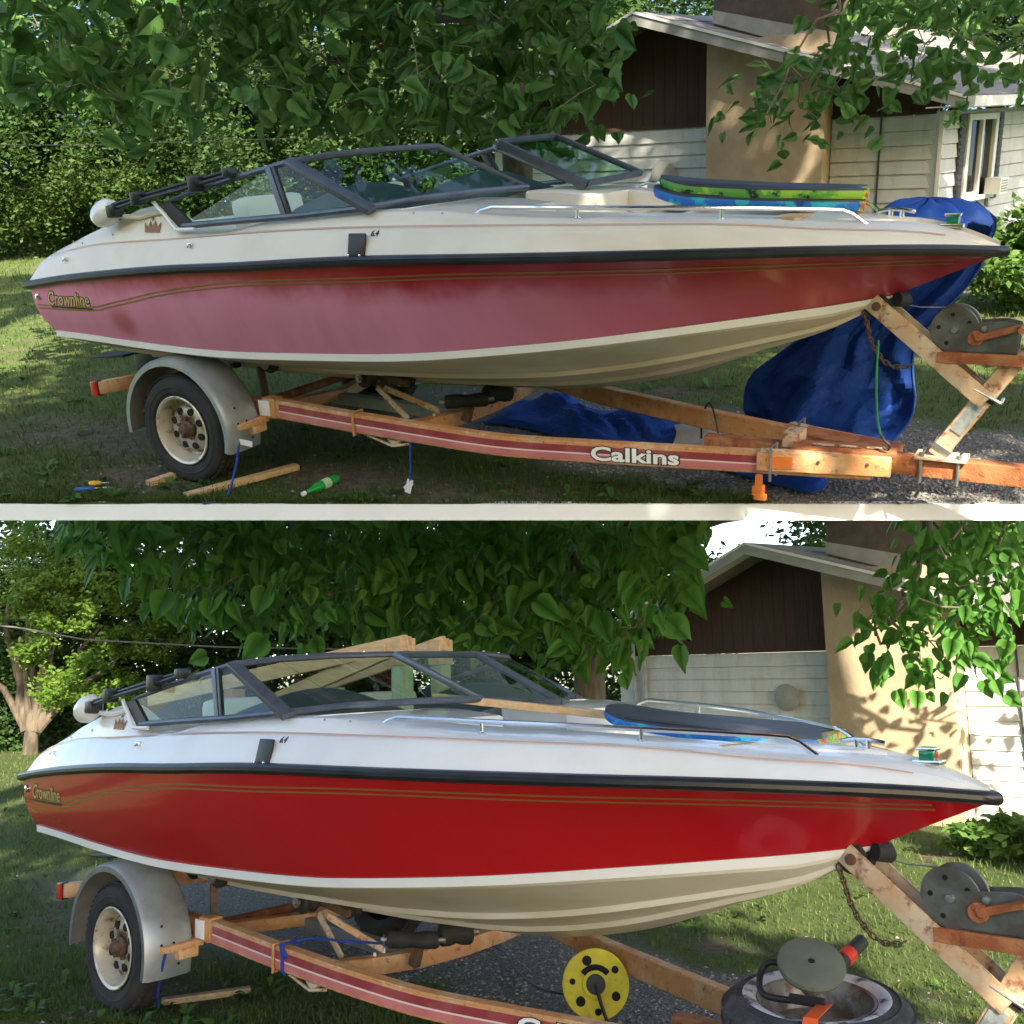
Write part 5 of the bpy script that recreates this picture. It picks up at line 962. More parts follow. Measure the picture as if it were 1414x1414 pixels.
    def roller(a, b, r):
        a, b = Vector(a), Vector(b); ax = (b - a); L = ax.length
        rp = part('roller', MB().lathe([(.012, 0), (r * .8, 0), (r, .012), (r, L * .3), (r * .82, L * .5), (r, L * .7), (r, L - .012), (r * .8, L), (.012, L)], a, ax, 20), 'rubber', tr)
        part('roller_pin', MB().tube([a - ax.normalized() * .035, b + ax.normalized() * .035], .014, 8).lathe([(0, .012), (.026, .012), (.026, 0)], a - ax.normalized() * .012, -ax, 12), 'steel_dull', rp)
    roller((2.25, -.56, .63), (2.26, -.47, .63), .062); roller((2.42, -.40, .585), (2.43, -.32, .585), .048)
    roller((2.66, -.32, .46), (2.86, -.16, .455), .042); roller((2.80, -.10, .46), (2.90, .04, .46), .058); roller((1.30, -.62, .70), (1.30, -.50, .70), .062); roller((1.62, -.66, .69), (1.62, -.54, .69), .055)
    roller((1.60, .54, .69), (1.60, .66, .69), .055); roller((2.26, .47, .63), (2.26, .57, .63), .062)
    parts('roller_bracket', MB().beam((2.27, -.44, .62), (2.50, -.44, .585), .03, .04).beam((2.36, -.44, .60), (2.36, -.44, .36), .03, .045).beam((2.76, -.2, .44), (2.72, -.2, .32), .04, .05).beam((1.32, -.56, .68), (1.62, -.60, .66), .035, .045).beam((1.48, -.58, .66), (1.52, -.60, .42), .035, .05).beam((2.27, .5, .62), (2.5, .5, .6), .03, .04).beam((2.38, .5, .6), (2.4, .5, .36), .03, .04), 'rusty_hub', tr)
    part('centre_rail', MB().beam((1.60, -.05, .345), (2.64, -.05, .30), .06, .07), 'galvanised', tr)
    # tongue and winch stand
    part('tongue', MB().beam((4.15, 0, .275), (6.35, 0, .268), .085, .095, ch=.006), 'trailer_rust', tr)
    bx = MB().box((4.64, -.03, .362), (.09, .14, .075), None, .006); part('junction_box', bx, 'trailer_cream', tr)
    part('junction_plate', MB().beam((4.66, -.13, .353), (5.15, -.03, .335), .16, .012).beam((4.66, .13, .353), (5.15, .03, .335), .16, .012), 'trailer_rust', tr)
    for k in range(3): part('paint_patch', MB().beam(V(4.76 + .125 * k, -.115 + .028 * k, .362 - .004 * k), V(4.86 + .125 * k, -.095 + .028 * k, .358 - .004 * k), .03, .004), 'trailer_cream', tr)
    for x in (5.27, 5.44):
        part('u_bolt', MB().tube([V(x, -.052, .20), V(x, -.052, .34), V(x, .052, .34), V(x, .052, .20)], .0085, 6).lathe([(0, .018), (.015, .016), (.015, 0)], (x, -.052, .335), (0, 0, 1), 6), 'steel_dull', tr)
    parts('stand_foot', MB().box((5.355, 0, .326), (.24, .13, .018), None, .004), 'trailer_cream', tr)
    po = V(5.33, 0, .335); pt = V(5.64, 0, .83); post = part('winch_post', MB().beam(po, pt, .075, .085, ch=.006), 'trailer_cream', tr)
    part('maker_plate', MB().beam(po.lerp(pt, .26) + V(-.0, -.041, 0), po.lerp(pt, .55) + V(0, -.041, 0), .004, .060), 'label_grey', post)
    part('base_band', MB().beam(po.lerp(pt, .06), po.lerp(pt, .10), .088, .096), 'steel_dull', post); part('band', MB().beam(po.lerp(pt, .60), po.lerp(pt, .645), .088, .10), 'black_plastic', post)
    part('clamp_bolt', MB().tube([po.lerp(pt, .66) + V(-.06, -.05, .02), po.lerp(pt, .66) + V(.06, -.05, -.04)], .008, 6).tube([po.lerp(pt, .66) + V(.06, -.05, -.04), po.lerp(pt, .66) + V(.06, .05, -.04)], .008, 6), 'steel_dull', post)
    for sg in (-1, 1):
        part('bow_arm', MB().beam((4.985, sg * .062, 1.075), (5.53, sg * .05, .625), .010, .085, ch=.003), 'trailer_cream', tr)
    part('arm_pin', MB().lathe([(0, .014), (.020, .012), (.022, 0)], (5.012, -.066, 1.052), (0, -1, 0), 12), 'rusty_hub', tr)
    rl = part('bow_roller', MB().lathe([(.014, -.055), (.055, -.055), (.062, -.045), (.046, -.01), (.046, .01), (.062, .045), (.055, .055), (.014, .055)], (5.005, 0, 1.055), (0, 1, 0), 24), 'rubber', tr)
    part('bow_stop', MB().tube([V(5.10, -.045, 1.085), V(5.13, 0, 1.075), V(5.10, .045, 1.085)], .034, 10), 'rubber', tr)
    part('winch_bracket', MB().beam((5.30, -.0, .845), (5.90, 0, .845), .11, .012).beam((5.30, -.06, .825), (5.90, -.06, .825), .010, .05), 'trailer_rust', tr)
    wi = part('winch', MB().prism([V(5.40, -.055, .852), V(5.64, -.055, .852), V(5.64, -.055, .985), V(5.58, -.055, 1.0), V(5.42, -.055, .985), V(5.36, -.055, .92)], (0, .006, 0)).prism([V(5.40, .05, .852), V(5.64, .05, .852), V(5.64, .05, .985), V(5.58, .05, 1.0), V(5.42, .05, .985), V(5.36, .05, .92)], (0, .006, 0)).box((5.52, 0, .856), (.24, .11, .008)), 'winch_grey', tr)
    part('drum', MB().lathe([(0, -.052), (.105, -.052), (.108, -.046), (.104, -.040), (.045, -.038), (.045, .038), (.104, .040), (.108, .046), (.105, .052), (0, .052)], (5.365, -.0, .955), (0, 1, 0), 36), 'winch_grey', wi)
    dh = MB()
    for k in range(5):
        q = 2 * math.pi * k / 5 + .5; dh.lathe([(0, .0535), (.010, .0535), (.010, .05)], V(5.365 + .07 * math.cos(q), 0, .955 + .07 * math.sin(q)), (0, -1, 0), 10)
    parts('drum_hole', dh, 'dark_hole', wi)
    parts('drum_bolt', MB().lathe([(0, .07), (.014, .068), (.018, .056), (.018, .05)], (5.365, 0, .955), (0, -1, 0), 8).lathe([(0, .07), (.012, .068), (.015, .056), (.015, .05)], (5.49, 0, .965), (0, -1, 0), 8), 'steel_dull', wi)
    part('gear', MB().lathe([(0, -.066), (.034, -.066), (.036, -.058), (.034, -.052)], (5.46, 0, .92), (0, 1, 0), 16), 'trailer_rust', wi)
    part('crank_handle', MB().beam((5.46, -.07, .92), (5.66, -.075, .985), .008, .028).tube([(5.655, -.075, .983), (5.655, -.18, .983)], .014, 10), 'trailer_rust', wi)
    part('winch_cable', MB().tube([V(5.31, 0, 1.048), V(5.2, 0, 1.045), V(5.09, 0, 1.062)], .003, 6), 'steel_dull', tr)
    ch = MB(); cp = [V(4.955, -.055, 1.02), V(4.975, -.055, .96), V(4.99, -.055, .90), V(5.02, -.055, .84), V(5.06, -.055, .79), V(5.11, -.055, .765), V(5.17, -.055, .77), V(5.22, -.055, .80)]
    L = []
    for a, b in zip(cp, cp[1:]):
        n = max(1, round((b - a).length / .024)); L += [a.lerp(b, i / n) for i in range(n)]
    for i, (a, b) in enumerate(zip(L, L[1:])):
        d = (b - a).normalized(); s = V(0, 1, 0) if i % 2 else d.cross(V(0, 1, 0)).normalized(); c = (a + b) / 2
        ch.tube([c + d * (.019 * math.cos(q)) + s * (.010 * math.sin(q)) for q in [k * math.pi / 5 for k in range(10)]], .0035, 5, closed=True)
    part('safety_chain', ch, 'rusty_hub', tr)
    # lettering on the near beam
    for off, mt, pr in ((.0075, 'black_plastic', .0006), (.003, 'white_paint', .0016)):
        t = text_mesh('Calkins', .105, 0, off, .0003); sx = .47 / .300; o = MB(); o.f = t.f
        for x, y, z in t.v:
            X = 3.70 + x * sx * .93; o.v.append((X, -(by(X) + .040 + pr + z), bz(X) - .092 + y))
        part('maker_lettering', o, mt, tr, 'white maker lettering outlined in dark', smooth=False)
    part('orange_tab', MB().box((4.55, -.325, .155), (.055, .05, .05), None, .006).box((4.55, -.325, .205), (.03, .03, .06)).box((4.565, -.34, .125), (.06, .035, .03), None, .005), 'orange_plastic', tr)
    part('amber_marker', MB().beam((4.58, -.307, .30), (4.70, -.272, .298), .006, .06), 'orange_plastic', tr)
    part('wiring', MB().tube([V(.50, -.50, .47), V(.62, -.55, .40), V(.75, -.62, .43)], .005, 6), 'tail_red', tr)
    return tr
# ------------------------------------------------------------------ boats, trailers and what lies about
mat('green_lens', (.01, .20, .10), .15, coat=.5)
boatA = make_boat('A', 'red and cream speedboat with chalky faded pink hull side and open windscreen')
BN = {'hull_faded': 'hull_red', 'gelcoat_cream': 'gelcoat_white', 'bottom_aged': 'bottom_clean'}
boatB = copy_tree(boatA, 'B', 'white speedboat with freshly polished glossy red hull side and closed windscreen', BN)
boatA['group'] = boatB['group'] = 'speedboats on their trailers'
def quad_panel(site, boat, q, label):
    a, b, c, d = [Vector(p) for p in q]; n = (b - a).cross(d - a).normalized(); b0 = BASE[boat]
    fr = part('centre_frame', MB().beam(a, b, .022, .03, n).beam(b, c, .022, .03, n).beam(c, d, .022, .03, n).beam(d, a, .022, .03, n), 'frame_grey', boat, label)
    part('windscreen_pane', MB().slab([[a, b], [d, c]], n, .005), 'dark_glass' if site == 'A' else 'tinted_glass', boat, smooth=False)
    return fr
quad_panel('B', boatB, [(2.775, -.35, 1.872), (2.77, .23, 1.870), (3.24, .38, 1.612), (3.195, -.15, 1.632)], 'closed centre windscreen panel')
quad_panel('A', boatA, [(2.79, .24, 1.878), (2.90, .72, 1.893), (3.40, .88, 1.655), (3.27, .40, 1.628)], 'centre windscreen panel folded open to port')
trailA = make_trailer('A', 'rusty orange trailer with red stripe tape carrying the faded boat')
trailB = copy_tree(trailA, 'B', 'rusty orange trailer with red stripe tape carrying the glossy red boat')
trailA['group'] = trailB['group'] = 'boat trailers'
# body boards
def bodyboard(site, cx, z, L, Wd, th, yaw, pitch, label, edge, cat='bodyboard', cy=.06, roll=0):
    out = []
    for k in range(15):
        q = math.pi * (k / 14) ; out.append((-L / 2 + .20 - .20 * math.sin(q), -Wd * .40 * math.cos(q)))
    out = [(-L / 2 + .20 - .20 * math.sin(math.pi * k / 14), -Wd * .41 * math.cos(math.pi * k / 14)) for k in range(15)] + [(0, Wd * .5), (L * .3, Wd * .47), (L / 2 - .02, Wd * .37), (L / 2, Wd * .33), (L / 2 - .05, 0), (L / 2, -Wd * .33), (L / 2 - .02, -Wd * .37), (L * .3, -Wd * .47), (0, -Wd * .5)]
    M_ = Matrix.Rotation(yaw, 3, 'Z') @ Matrix.Rotation(pitch, 3, 'Y') @ Matrix.Rotation(roll, 3, 'X'); c = V(cx, cy, z)
    cup = lambda x: .045 * max(0, (-x - L * .15) / (L * .35)) ** 2
    def ring(s, h): return [c + M_ @ V(x * s + (.0), y * s, h + cup(x)) for x, y in out]
    n = len(out)
    t = thing(site, 'bodyboard', (cx, cy, z), label, cat, 'bodyboards laid on the bows')
    ed = MB(); r1, r2, r3 = ring(.985, -th / 2), ring(1.0, 0), ring(.985, th / 2 - .004)
    o = r1 + r2 + r3; ed.add(o, [(i, (i + 1) % n, n + (i + 1) % n, n + i) for i in range(n)] + [(n + i, n + (i + 1) % n, 2 * n + (i + 1) % n, 2 * n + i) for i in range(n)] + [tuple(reversed(range(n)))])
    e = part('rail', ed, edge, t)
    tp = ring(.99, th / 2 - .004) + ring(.985, th / 2 + .004) ; part('deck_skin', MB().add(tp, [tuple(range(n, 2 * n)), tuple(reversed(range(n)))] + [(i, (i + 1) % n, n + (i + 1) % n, n + i) for i in range(n)]), 'board_slate', t)
    bt = MB().add([c + M_ @ V(L / 2 - .10, y, h) for h in (-th / 2 - .001, th / 2 - .002) for y in (-Wd * .40, Wd * .40)] + [c + M_ @ V(L / 2 + .003, y, h) for h in (-th / 2 - .001, th / 2 - .002) for y in (-Wd * .345, Wd * .345)], [(0, 1, 5, 4), (2, 6, 7, 3), (4, 5, 7, 6), (0, 4, 6, 2), (1, 3, 7, 5)])
    part('tail_band', bt, 'board_tail', t); return t
bodyboard('A', 4.37, 1.535, 1.04, .50, .046, .19, .050, 'lower bodyboard with blue and cyan edge across the bow of the faded boat', 'board_blue', cy=.07)
bodyboard('A', 4.39, 1.584, 1.02, .48, .042, .20, .048, 'upper bodyboard with green and black edge, stacked on the blue one', 'board_green', cy=.08)
bodyboard('B', 4.37, 1.515, 1.02, .52, .040, .20, .070, 'dark slate bodyboard with blue edge and yellow tail on the glossy red boat', 'board_blue', cy=.07, roll=.05)
def lumber(site, name, a, b, wd, ht, label, m='lumber', up=(0, 0, 1), cat='lumber'):
    a, b = Vector(a), Vector(b); base = (a + b) / 2; d = (b - a).normalized()
    t = thing(site, name, base, label, cat); t['group'] = 'loose lumber'; part('length', MB().beam(a, b, wd, ht, up, .003), m, t)
    part('sawn_end', MB().beam(b, b + d * .002, wd * .94, ht * .94, up), 'lumber_end', t); part('sawn_end', MB().beam(a, a - d * .002, wd * .94, ht * .94, up), 'lumber_end', t); return t
lumber('A', 'lumber', (3.95, -.48, 1.492), (3.89, .62, 1.500), .09, .038, 'board across the bow under the rounded end of the stacked bodyboards')
lumber('A', 'lumber', (4.62, -.36, 1.468), (4.70, .40, 1.474), .14, .038, 'board across the bow under the square tail of the stacked bodyboards')
lumber('B', 'lumber', (2.99, -.30, 1.660), (3.88, .40, 1.520), .09, .038, 'long pale plank running from the windscreen to under the dark bodyboard')
lumber('B', 'lumber', (4.62, -.36, 1.462), (4.70, .40, 1.462), .12, .038, 'board across the bow under the tail of the dark bodyboard')
# timber frame standing in the lower boat
tf = thing('B', 'timber_frame', (2.1, .2, .78), 'timber frame of posts and sloping rafters standing in the glossy red boat', 'frame')
for x, y in ((2.40, .02), (2.19, .52)):
    po = part('post', MB().box((x, y, 1.30), (.088, .088, 1.04), None, .004), 'lumber_treated', tf)
    part('post_block', MB().box((x, y, 1.895), (.095, .12, .15), None, .004), 'lumber', tf); part('sawn_end', MB().box((x + .05, y, 1.955), (.006, .05, .05)), 'lumber_end', tf)
for a, b in (((2.46, -.0, 1.945), (.42, -.42, 1.64)), ((2.25, .5, 1.95), (.55, .30, 1.55))): part('rafter', MB().beam(a, b, .042, .088, ch=.003), 'lumber', tf)
part('rafter', MB().beam((2.35, -.05, 1.90), (1.30, -.12, 1.60), .042, .088, ch=.003), 'lumber', tf)
part('short_post', MB().box((1.22, -.30, 1.50), (.10, .09, .40), None, .004), 'plywood', tf); part('short_post', MB().box((1.84, -.02, 1.45), (.09, .09, .50), None, .004), 'lumber_treated', tf)
# the blue boat cover pulled off over the bow, and its end heaped on the ground
def cloth(fn, n, m, th=.004):
    g = [[fn(i / n, j / m) for j in range(m + 1)] for i in range(n + 1)]; return MB().slab(g, (0, .3, 1), th)
def hang(u, v):       # u left..right, v bottom..top
    prof = [(0.0, 4.00, 4.98, .02), (.22, 4.02, 5.02, .22), (.45, 4.16, 5.06, .48), (.65, 4.40, 5.10, .74), (.82, 4.80, 5.30, 1.08), (.92, 4.93, 5.40, 1.36), (1.0, 4.95, 5.36, 1.47)]
    for (v0, a0, b0, z0), (v1, a1, b1, z1) in zip(prof, prof[1:]):
        if v <= v1 + 1e-9:
            t = (v - v0) / (v1 - v0); x = (a0 + (a1 - a0) * t) * (1 - u) + (b0 + (b1 - b0) * t) * u; z = z0 + (z1 - z0) * t; break
    rdg = lambda q: 1 - 2 * abs(((q % 2) + 2) % 2 - 1)
    f = .065 * rdg(2.2 * u + 1.9 * v + .3) + .05 * rdg(3.6 * u - 2.6 * v + .8) * (1 - .6 * v) + .022 * rdg(7 * u + 3.1 * v) + .02 * math.sin(21 * u - 3 * v + 1) + .012 * math.sin(34 * u + 9 * v)
    y = .78 + .16 * (1 - v) + f * (1.1 - .5 * v) - .18 * u * (1 - v) - .10 * math.exp(-((u - .35 - .3 * v) / .12) ** 2) * (1 - v)
    y += .045 * mnoise.noise(V(5 * u + 3 * v, 4 * v, .3)) + .022 * abs(mnoise.noise(V(11 * u - 6 * v, 9 * v, 2))) * 2
    if v > .9: y -= (v - .9) * 3.2
    return V(x + .04 * math.sin(12 * v + 4 * u), y, z + .03 * math.sin(7 * u) * v)
cv = thing('A', 'boat_cover', (4.7, .7, 0), 'blue canvas boat cover hanging in folds from the bow to the ground', 'boat cover')
part('canvas', cloth(hang, 54, 40), 'tarp_blue', cv, sharp=17)
hm_ = [hang(k / 30, 0.0) + V(0, -.006, .012) for k in range(31)]; part('hem', MB().tube(hm_, .008, 6), 'tarp_light', cv); part('hem', MB().tube([hang(1.0, k / 24) + V(.004, -.004, 0) for k in range(22)], .007, 6), 'tarp_light', cv)
ey = MB()
for k in range(2, 30, 4): ey.lathe([(.006, .004), (.012, .005), (.014, 0), (.006, 0)], hang(k / 30, .035) + V(0, -.006, 0), (0, -1, .2), 12)
parts('eyelet', ey, 'steel_dull', cv)
def lump(u, v):
    a = 2 * math.pi * u; s = math.sin(math.pi * v / 2); r = 1 + .12 * math.sin(3 * a) + .07 * math.sin(7 * a + 1)
    return V(5.14 + .27 * r * s * math.cos(a), .34 + .20 * r * s * math.sin(a), 1.39 + .11 * math.cos(math.pi * v / 2) * (1 + .3 * math.sin(4 * a) * s) + .015 * math.sin(9 * a + 5 * v))
part('bunched_top', cloth(lump, 40, 14), 'tarp_light', cv, sharp=180)
def heap(u, v):
    x = 2.2 + 2.5 * u; yb = 1.45 - .55 * u; yf = .78 - .62 * u
    y = yf + (yb - yf) * v; e = math.sin(math.pi * u) ** .5 * math.sin(math.pi * v) ** .6
    z = .015 + e * (.10 + .07 * math.sin(6 * u + 1) * math.sin(3 * v + 1) + .035 * math.sin(19 * u + 7 * v) + .025 * math.sin(11 * v - 23 * u)) + (.16 * max(0, u - .55)) * e
    z += e * (.06 * mnoise.noise(V(7 * u, 3 * v, 1)) + .09 * abs(mnoise.noise(V(13 * u + 4 * v, 5 * v, 4))))
    return V(x + .05 * math.sin(8 * v), y + .05 * math.sin(11 * u), max(z, .008))
hp = thing('A', 'tarpaulin', (3.4, .8, 0), 'crumpled blue tarpaulin with grey lining heaped on the gravel under the trailer tongue', 'tarpaulin')
part('sheet', cloth(heap, 70, 26), 'tarp_blue', hp, sharp=20)
def lin(u, v):
    p = heap(.60 + .34 * u, .16 + .62 * v); return p + V(0, -.02, .022 + .03 * math.sin(3 * u + 5 * v) * math.sin(math.pi * u) * math.sin(math.pi * v))
part('grey_lining', cloth(lin, 26, 14), 'tarp_grey', hp, sharp=25)
# ties, cords, tags
def cord(site, name, pts, r, m, label, cat): return single(site, name, MB().tube(pts, r, 6), m, pts[0], label, cat)
def smooth(pts, n=8):
    P = [Vector(p) for p in pts]; out = []
    for i in range(len(P) - 1):
        a, b, c, d = P[max(i - 1, 0)], P[i], P[i + 1], P[min(i + 2, len(P) - 1)]
        for k in range(n):
            t = k / n; out.append(.5 * ((2 * b) + (c - a) * t + (2 * a - 5 * b + 4 * c - d) * t * t + (3 * b - a - 3 * c + d) * t**3))
    return out + [P[-1]]
cord('A', 'bungee_cord', smooth([(5.04, -.10, .90), (5.045, -.11, .7), (5.06, -.10, .52), (5.08, -.10, .44)]), .006, 'rope_green', 'green bungee cord hanging from the chain below the bow roller', 'cord')
single('A', 'cord_hook', MB().tube(smooth([(5.08, -.10, .44), (5.10, -.10, .41), (5.125, -.10, .39), (5.12, -.10, .365), (5.095, -.10, .375)]), .008, 6), 'cord_black', (5.1, -.1, .4), 'black plastic hook on the end of the green bungee cord', 'hook')
cord('A', 'elastic_cord', smooth([(3.96, .44, .16), (3.98, .40, .30), (4.03, .36, .40), (4.10, .25, .39), (4.16, .18, .25), (4.2, .12, .10)]), .006, 'cord_black', 'black elastic cord looped over the far trailer beam by the tarpaulin', 'cord')
st = thing('A', 'tie_strap', (1.63, -.96, .36), 'blue tie strap hanging from the fender step to the ground beside the wheel', 'strap')
part('strap_rope', MB().tube(smooth([(1.62, -.965, .375), (1.632, -.985, .30), (1.64, -1.05, .16), (1.66, -1.16, .03), (1.64, -1.24, .012), (1.60, -1.30, .012)]), .007, 6), 'rope_blue', st)
part('tag', MB().beam((1.635, -.985, .30), (1.715, -.965, .285), .003, .035), 'tag_white', st)
st = thing('A', 'tie_strap', (2.68, -.66, .31), 'blue strap with two white tags hanging straight below the near trailer beam', 'strap')
part('strap_rope', MB().tube([(2.70, -.745, .33), (2.69, -.745, .2), (2.675, -.745, .09)], .006, 6), 'rope_blue', st)
part('tag', MB().beam((2.68, -.745, .115), (2.655, -.75, .035), .003, .036), 'tag_white', st); part('tag', MB().beam((2.69, -.748, .10), (2.64, -.752, .055), .003, .03), 'tag_white', st)
st = thing('B', 'tie_strap', (1.66, -.96, .36), 'blue tie strap hanging from the fender step beside the wheel in the lower yard', 'strap')
part('strap_rope', MB().tube(smooth([(1.66, -.965, .38), (1.63, -.97, .28), (1.55, -.94, .16), (1.40, -.86, .03), (1.32, -.80, .012)]), .008, 6), 'rope_blue', st)
rp = thing('B', 'blue_rope', (2.4, -.7, .46), 'blue rope knotted round the near trailer beam and led to the cross member', 'rope')
part('knot', MB().tube([(2.40, -.725 + a, .475 + b) for a, b in ((-.045, .0), (-.03, .012), (.03, .012), (.045, 0), (.045, -.11), (.03, -.128), (-.03, -.128), (-.045, -.11))], .008, 6, closed=True).tube([(2.38, -.76, .482), (2.41, -.775, .455), (2.43, -.76, .43)], .012, 6), 'rope_blue', rp)
part('strap_rope', MB().tube(smooth([(2.41, -.70, .49), (2.44, -.6, .487), (2.48, -.45, .45), (2.56, -.33, .43), (2.62, -.28, .42)]), .007, 6), 'rope_blue', rp)
# litter on the grass
bo = thing('A', 'bottle', (2.09, -.82, .03), 'green plastic drink bottle with white cap lying on the grass', 'bottle'); ax = (V(2.10, -.66, .035) - V(2.09, -1.0, .03)).normalized(); c = V(2.09, -1.0, .034)
part('body', MB().lathe([(.010, .02), (.012, .05), (.020, .08), (.029, .115), (.031, .15), (.029, .20), (.0305, .24), (.030, .29), (.022, .305), (0, .30)], c, ax, 20), 'bottle_green', bo); part('cap', MB().lathe([(0, 0), (.013, 0), (.014, .022), (.010, .024)], c, ax, 16), 'white_paint', bo); part('label', MB().lathe([(.0318, .165), (.0318, .225)], c, ax, 20), 'bottle_label', bo)
sc = thing('A', 'screwdriver', (.72, -1.40, .02), 'blue-handled screwdriver lying on the grass at the left', 'screwdriver'); a, b = V(.68, -1.46, .03), V(.84, -1.33, .028); part('handle', MB().lathe([(0, 0), (.014, .004), (.016, .03), (.013, .07), (.015, .10), (.010, .115), (0, .118)], a, b - a, 12), 'tool_blue', sc); part('shank', MB().tube([a.lerp(b, .5), b], .0035, 6), 'steel_dull', sc)
sc = thing('A', 'screwdriver', (.73, -1.31, .02), 'yellow-handled tool lying beside the blue screwdriver', 'screwdriver'); a, b = V(.66, -1.34, .03), V(.76, -1.27, .028); part('handle', MB().lathe([(0, 0), (.015, .004), (.018, .03), (.014, .06), (.010, .075), (0, .078)], a, b - a, 12), 'tool_yellow', sc); part('shank', MB().tube([a.lerp(b, .5), b], .0035, 6), 'steel_dull', sc)
lumber('A', 'lumber', (1.43, -1.27, .025), (1.68, -.58, .03), .062, .036, 'long pale stick on the grass before the trailer wheel of the faded boat'); lumber('A', 'lumber', (1.01, -1.18, .022), (1.05, -.98, .03), .06, .036, 'short pale offcut beside the trailer wheel of the faded boat')
lumber('B', 'lumber', (1.21, -.97, .02), (1.52, -.36, .025), .055, .032, 'long greyish stick in the grass before the trailer wheel of the glossy red boat', 'lumber_grey'); lumber('B', 'lumber', (.83, -.91, .02), (.88, -.74, .025), .05, .032, 'short greyish offcut beside the trailer wheel of the glossy red boat', 'lumber_grey')
# cord reel
def disc_ring(c, n, ro, ri, th, holes=()):
    return MB().lathe([(ri, -th / 2), (ro - .006, -th / 2), (ro, -th / 2 + .004), (ro, th / 2 - .004), (ro - .006, th / 2), (ri, th / 2), (ri, -th / 2)], c, n, 40)
rc, rn = V(3.42, .38, .225), V(.62, -.74, .22).normalized(); ru = V(0, 0, 1) - rn * rn.z; ru.normalize(); rv = rn.cross(ru)
re_ = thing('B', 'cord_reel', (3.42, .36, .05), 'round yellow extension cord reel standing on the gravel behind the trailer beam', 'cord reel')
part('front_disc', disc_ring(rc + rn * .05, rn, .165, .048, .012), 'reel_yellow', re_, sharp=18); part('back_disc', disc_ring(rc - rn * .06, rn, .16, .03, .012), 'reel_yellow', re_, sharp=18)
part('hub_rim', disc_ring(rc + rn * .058, rn, .068, .05, .02), 'reel_yellow', re_, sharp=18)
part('core', MB().lathe([(0, .055), (.052, .055), (.052, .04), (.095, .04), (.11, .0), (.095, -.055), (0, -.055)], rc, rn, 24), 'cord_black', re_)
hm = MB()
for k, (rr, q, s) in enumerate(((.115, .35, .024), (.115, 1.45, .015), (.108, 2.35, .024), (.124, 3.2, .017), (.112, 4.2, .022), (.118, 5.3, .018))): hm.lathe([(0, .002), (s, .002), (s, 0)], rc + rn * .0565 + (ru * math.cos(q) + rv * math.sin(q)) * rr, rn, 14)
parts('finger_hole', hm, 'dark_hole', re_)
part('hand_slot', MB().tube([rc + rn * .066 + (ru * math.cos(q) + rv * math.sin(q)) * .078 for q in [-.9 + .18 * k for k in range(11)]], .014, 6), 'dark_hole', re_)
part('plug_cord', MB().tube(smooth([rc + rn * .07, rc + rn * .09 - ru * .08 + rv * -.02, rc + rn * .09 - ru * .17 + rv * -.05, rc + rn * .12 - ru * .2 + rv * -.06]), .010, 6), 'cord_black', re_)
cord('B', 'extension_cord', smooth([(3.32, .45, .12), (3.1, .50, .09), (2.8, .62, .05), (2.45, .85, .03), (2.1, 1.1, .03), (1.7, 1.2, .03)]), .007, 'cord_black', 'black extension cord running along the gravel to the yellow reel', 'cord')
# spare wheel with the polisher on top
c = V(4.99, -.37, .535); n = V(.03, -.06, 1).normalized()
sw = thing('B', 'spare_wheel', (4.99, -.37, .43), 'spare tyre with scuffed white ring lying flat near the trailer tongue', 'wheel')
part('tyre', MB().lathe([(.20, -.09), (.24, -.10), (.295, -.095), (.32, -.07), (.328, 0), (.32, .065), (.295, .092), (.245, .103), (.205, .085)], c, n, 56), 'rubber_dusty', sw)
tg = MB(); nu = n.orthogonal().normalized(); nv_ = n.cross(nu)
for k in range(52):
    q_ = 2 * math.pi * k / 52; rd_ = nu * math.cos(q_) + nv_ * math.sin(q_); tn = n.cross(rd_); R_ = Matrix((rd_, tn, n)).transposed()
    for hh in (-.055, -.018, .02, .055): tg.box(c + rd_ * (.327 - abs(hh) * .08) + n * hh, (.010, .030, .026), R_)
part('tread', tg, 'rubber_dusty', sw, kind='stuff', smooth=False)
part('white_ring', MB().lathe([(.206, .092), (.225, .103), (.243, .1075), (.252, .1055)], c, n, 56), 'whitewall', sw)
part('sidewall_rib', MB().lathe([(.275, .097), (.282, .1005), (.289, .0955)], c, n, 56), 'rubber_dusty', sw)
part('rim', MB().lathe([(.207, .08), (.203, .095), (.193, .092), (.184, .05), (.165, .0), (.12, .015), (.07, .02), (.045, .01), (0, .01)], c, n, 48), 'rim_dull', sw)
sb_ = lumber('B', 'lumber', (4.80, -.49, .375), (5.16, -.27, .375), .20, .11, 'timber block under the flat spare tyre', 'lumber_grey')
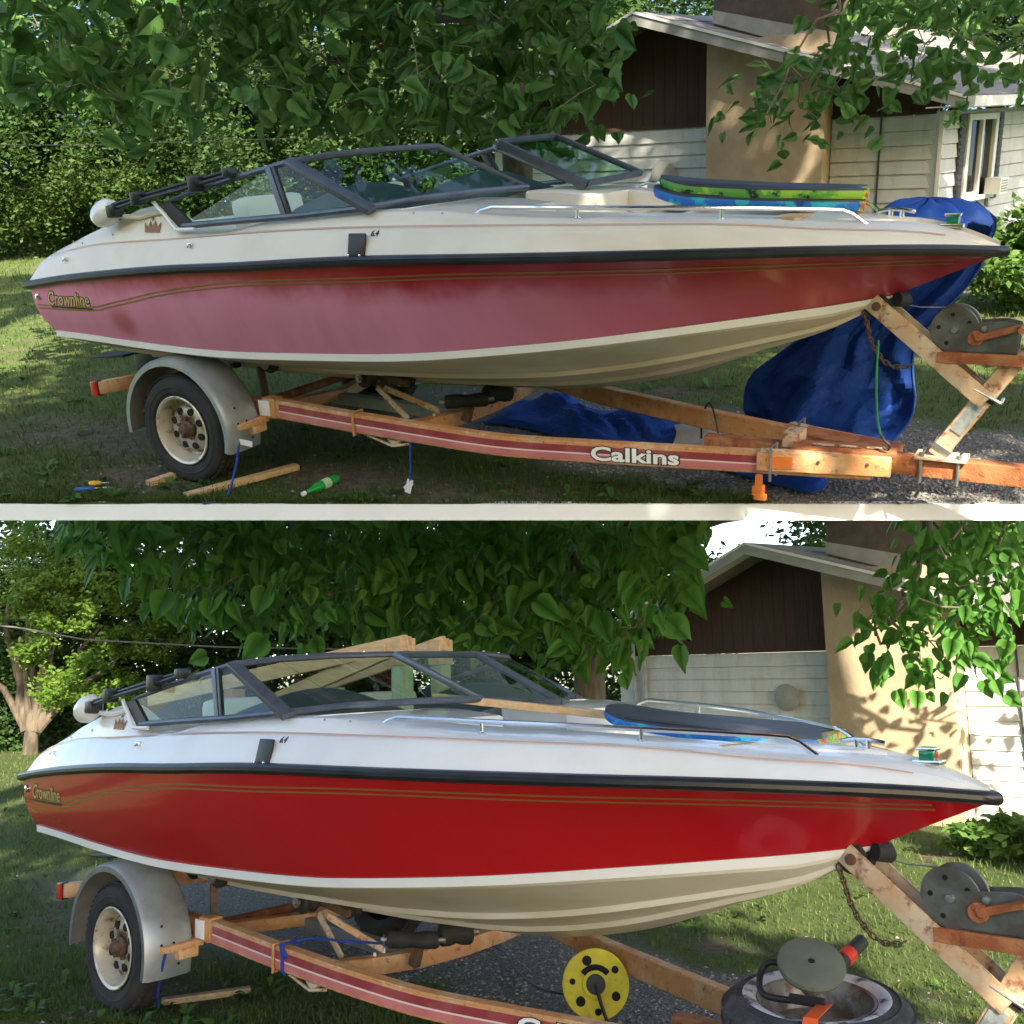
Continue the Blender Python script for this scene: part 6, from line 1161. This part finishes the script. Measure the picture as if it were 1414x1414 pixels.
sb2 = lumber('B', 'lumber', (4.78, -.51, .16), (5.18, -.26, .16), .24, .32, 'larger timber block standing under the spare tyre', 'lumber_grey')
po = thing('B', 'polisher', (5.0, -.42, .75), 'power polisher with round grey-green pad turned up, lying on the spare tyre', 'polisher')
pc = V(5.01, -.43, .755); pn = V(.30, -.42, .86).normalized()
part('pad', MB().lathe([(0, .012), (.010, .012), (.012, .018), (.100, .018), (.112, .012), (.116, 0), (.112, -.012), (.09, -.018), (0, -.018)], pc, pn, 40), 'pad_grey', po)
part('pad_hole', MB().lathe([(0, .0195), (.009, .0195), (.010, .017)], pc, pn, 12), 'dark_hole', po)
part('backing', MB().lathe([(.09, -.018), (.095, -.03), (.05, -.04), (.035, -.075), (0, -.075)], pc, pn, 24), 'tool_dark', po)
part('gear_head', MB().lathe([(0, -.075), (.034, -.075), (.036, -.11), (.02, -.125), (0, -.125)], pc, pn, 20), 'steel_dull', po)
hd = pc - pn * .095
part('body', MB().tube([hd, hd + V(.01, .10, .01), hd + V(.03, .24, .05), hd + V(.045, .34, .085)], [.034, .032, .026, .026], 14), 'tool_dark', po); part('grip_band', MB().tube([hd + V(.027, .215, .043), hd + V(.033, .262, .058)], .0305, 14), 'tool_red', po); part('trigger_guard', MB().tube([hd + V(.012, .12, .012), hd + V(.018, .17, .025)], .037, 14), 'strap_orange', po)
part('side_handle', MB().tube(smooth([hd + V(-.02, .02, .02), hd + V(-.13, -.02, .06), hd + V(-.165, -.05, .02), hd + V(-.13, -.10, -.03), hd + V(-.03, -.09, -.035)]), .0115, 10), 'cord_black', po)
part('name_strip', MB().beam(hd + V(-.02, -.115, -.02), hd + V(.10, -.095, -.02), .012, .035, pn), 'tool_dark', po)
part('orange_strap', MB().slab([[V(5.05, -.47, .648), V(5.095, -.46, .648)], [V(5.07, -.62, .642), V(5.115, -.61, .642)], [V(5.08, -.688, .58), V(5.125, -.673, .58)], [V(5.08, -.70, .50), V(5.125, -.685, .50)]], (0, -1, .6), .004), 'strap_orange', po)
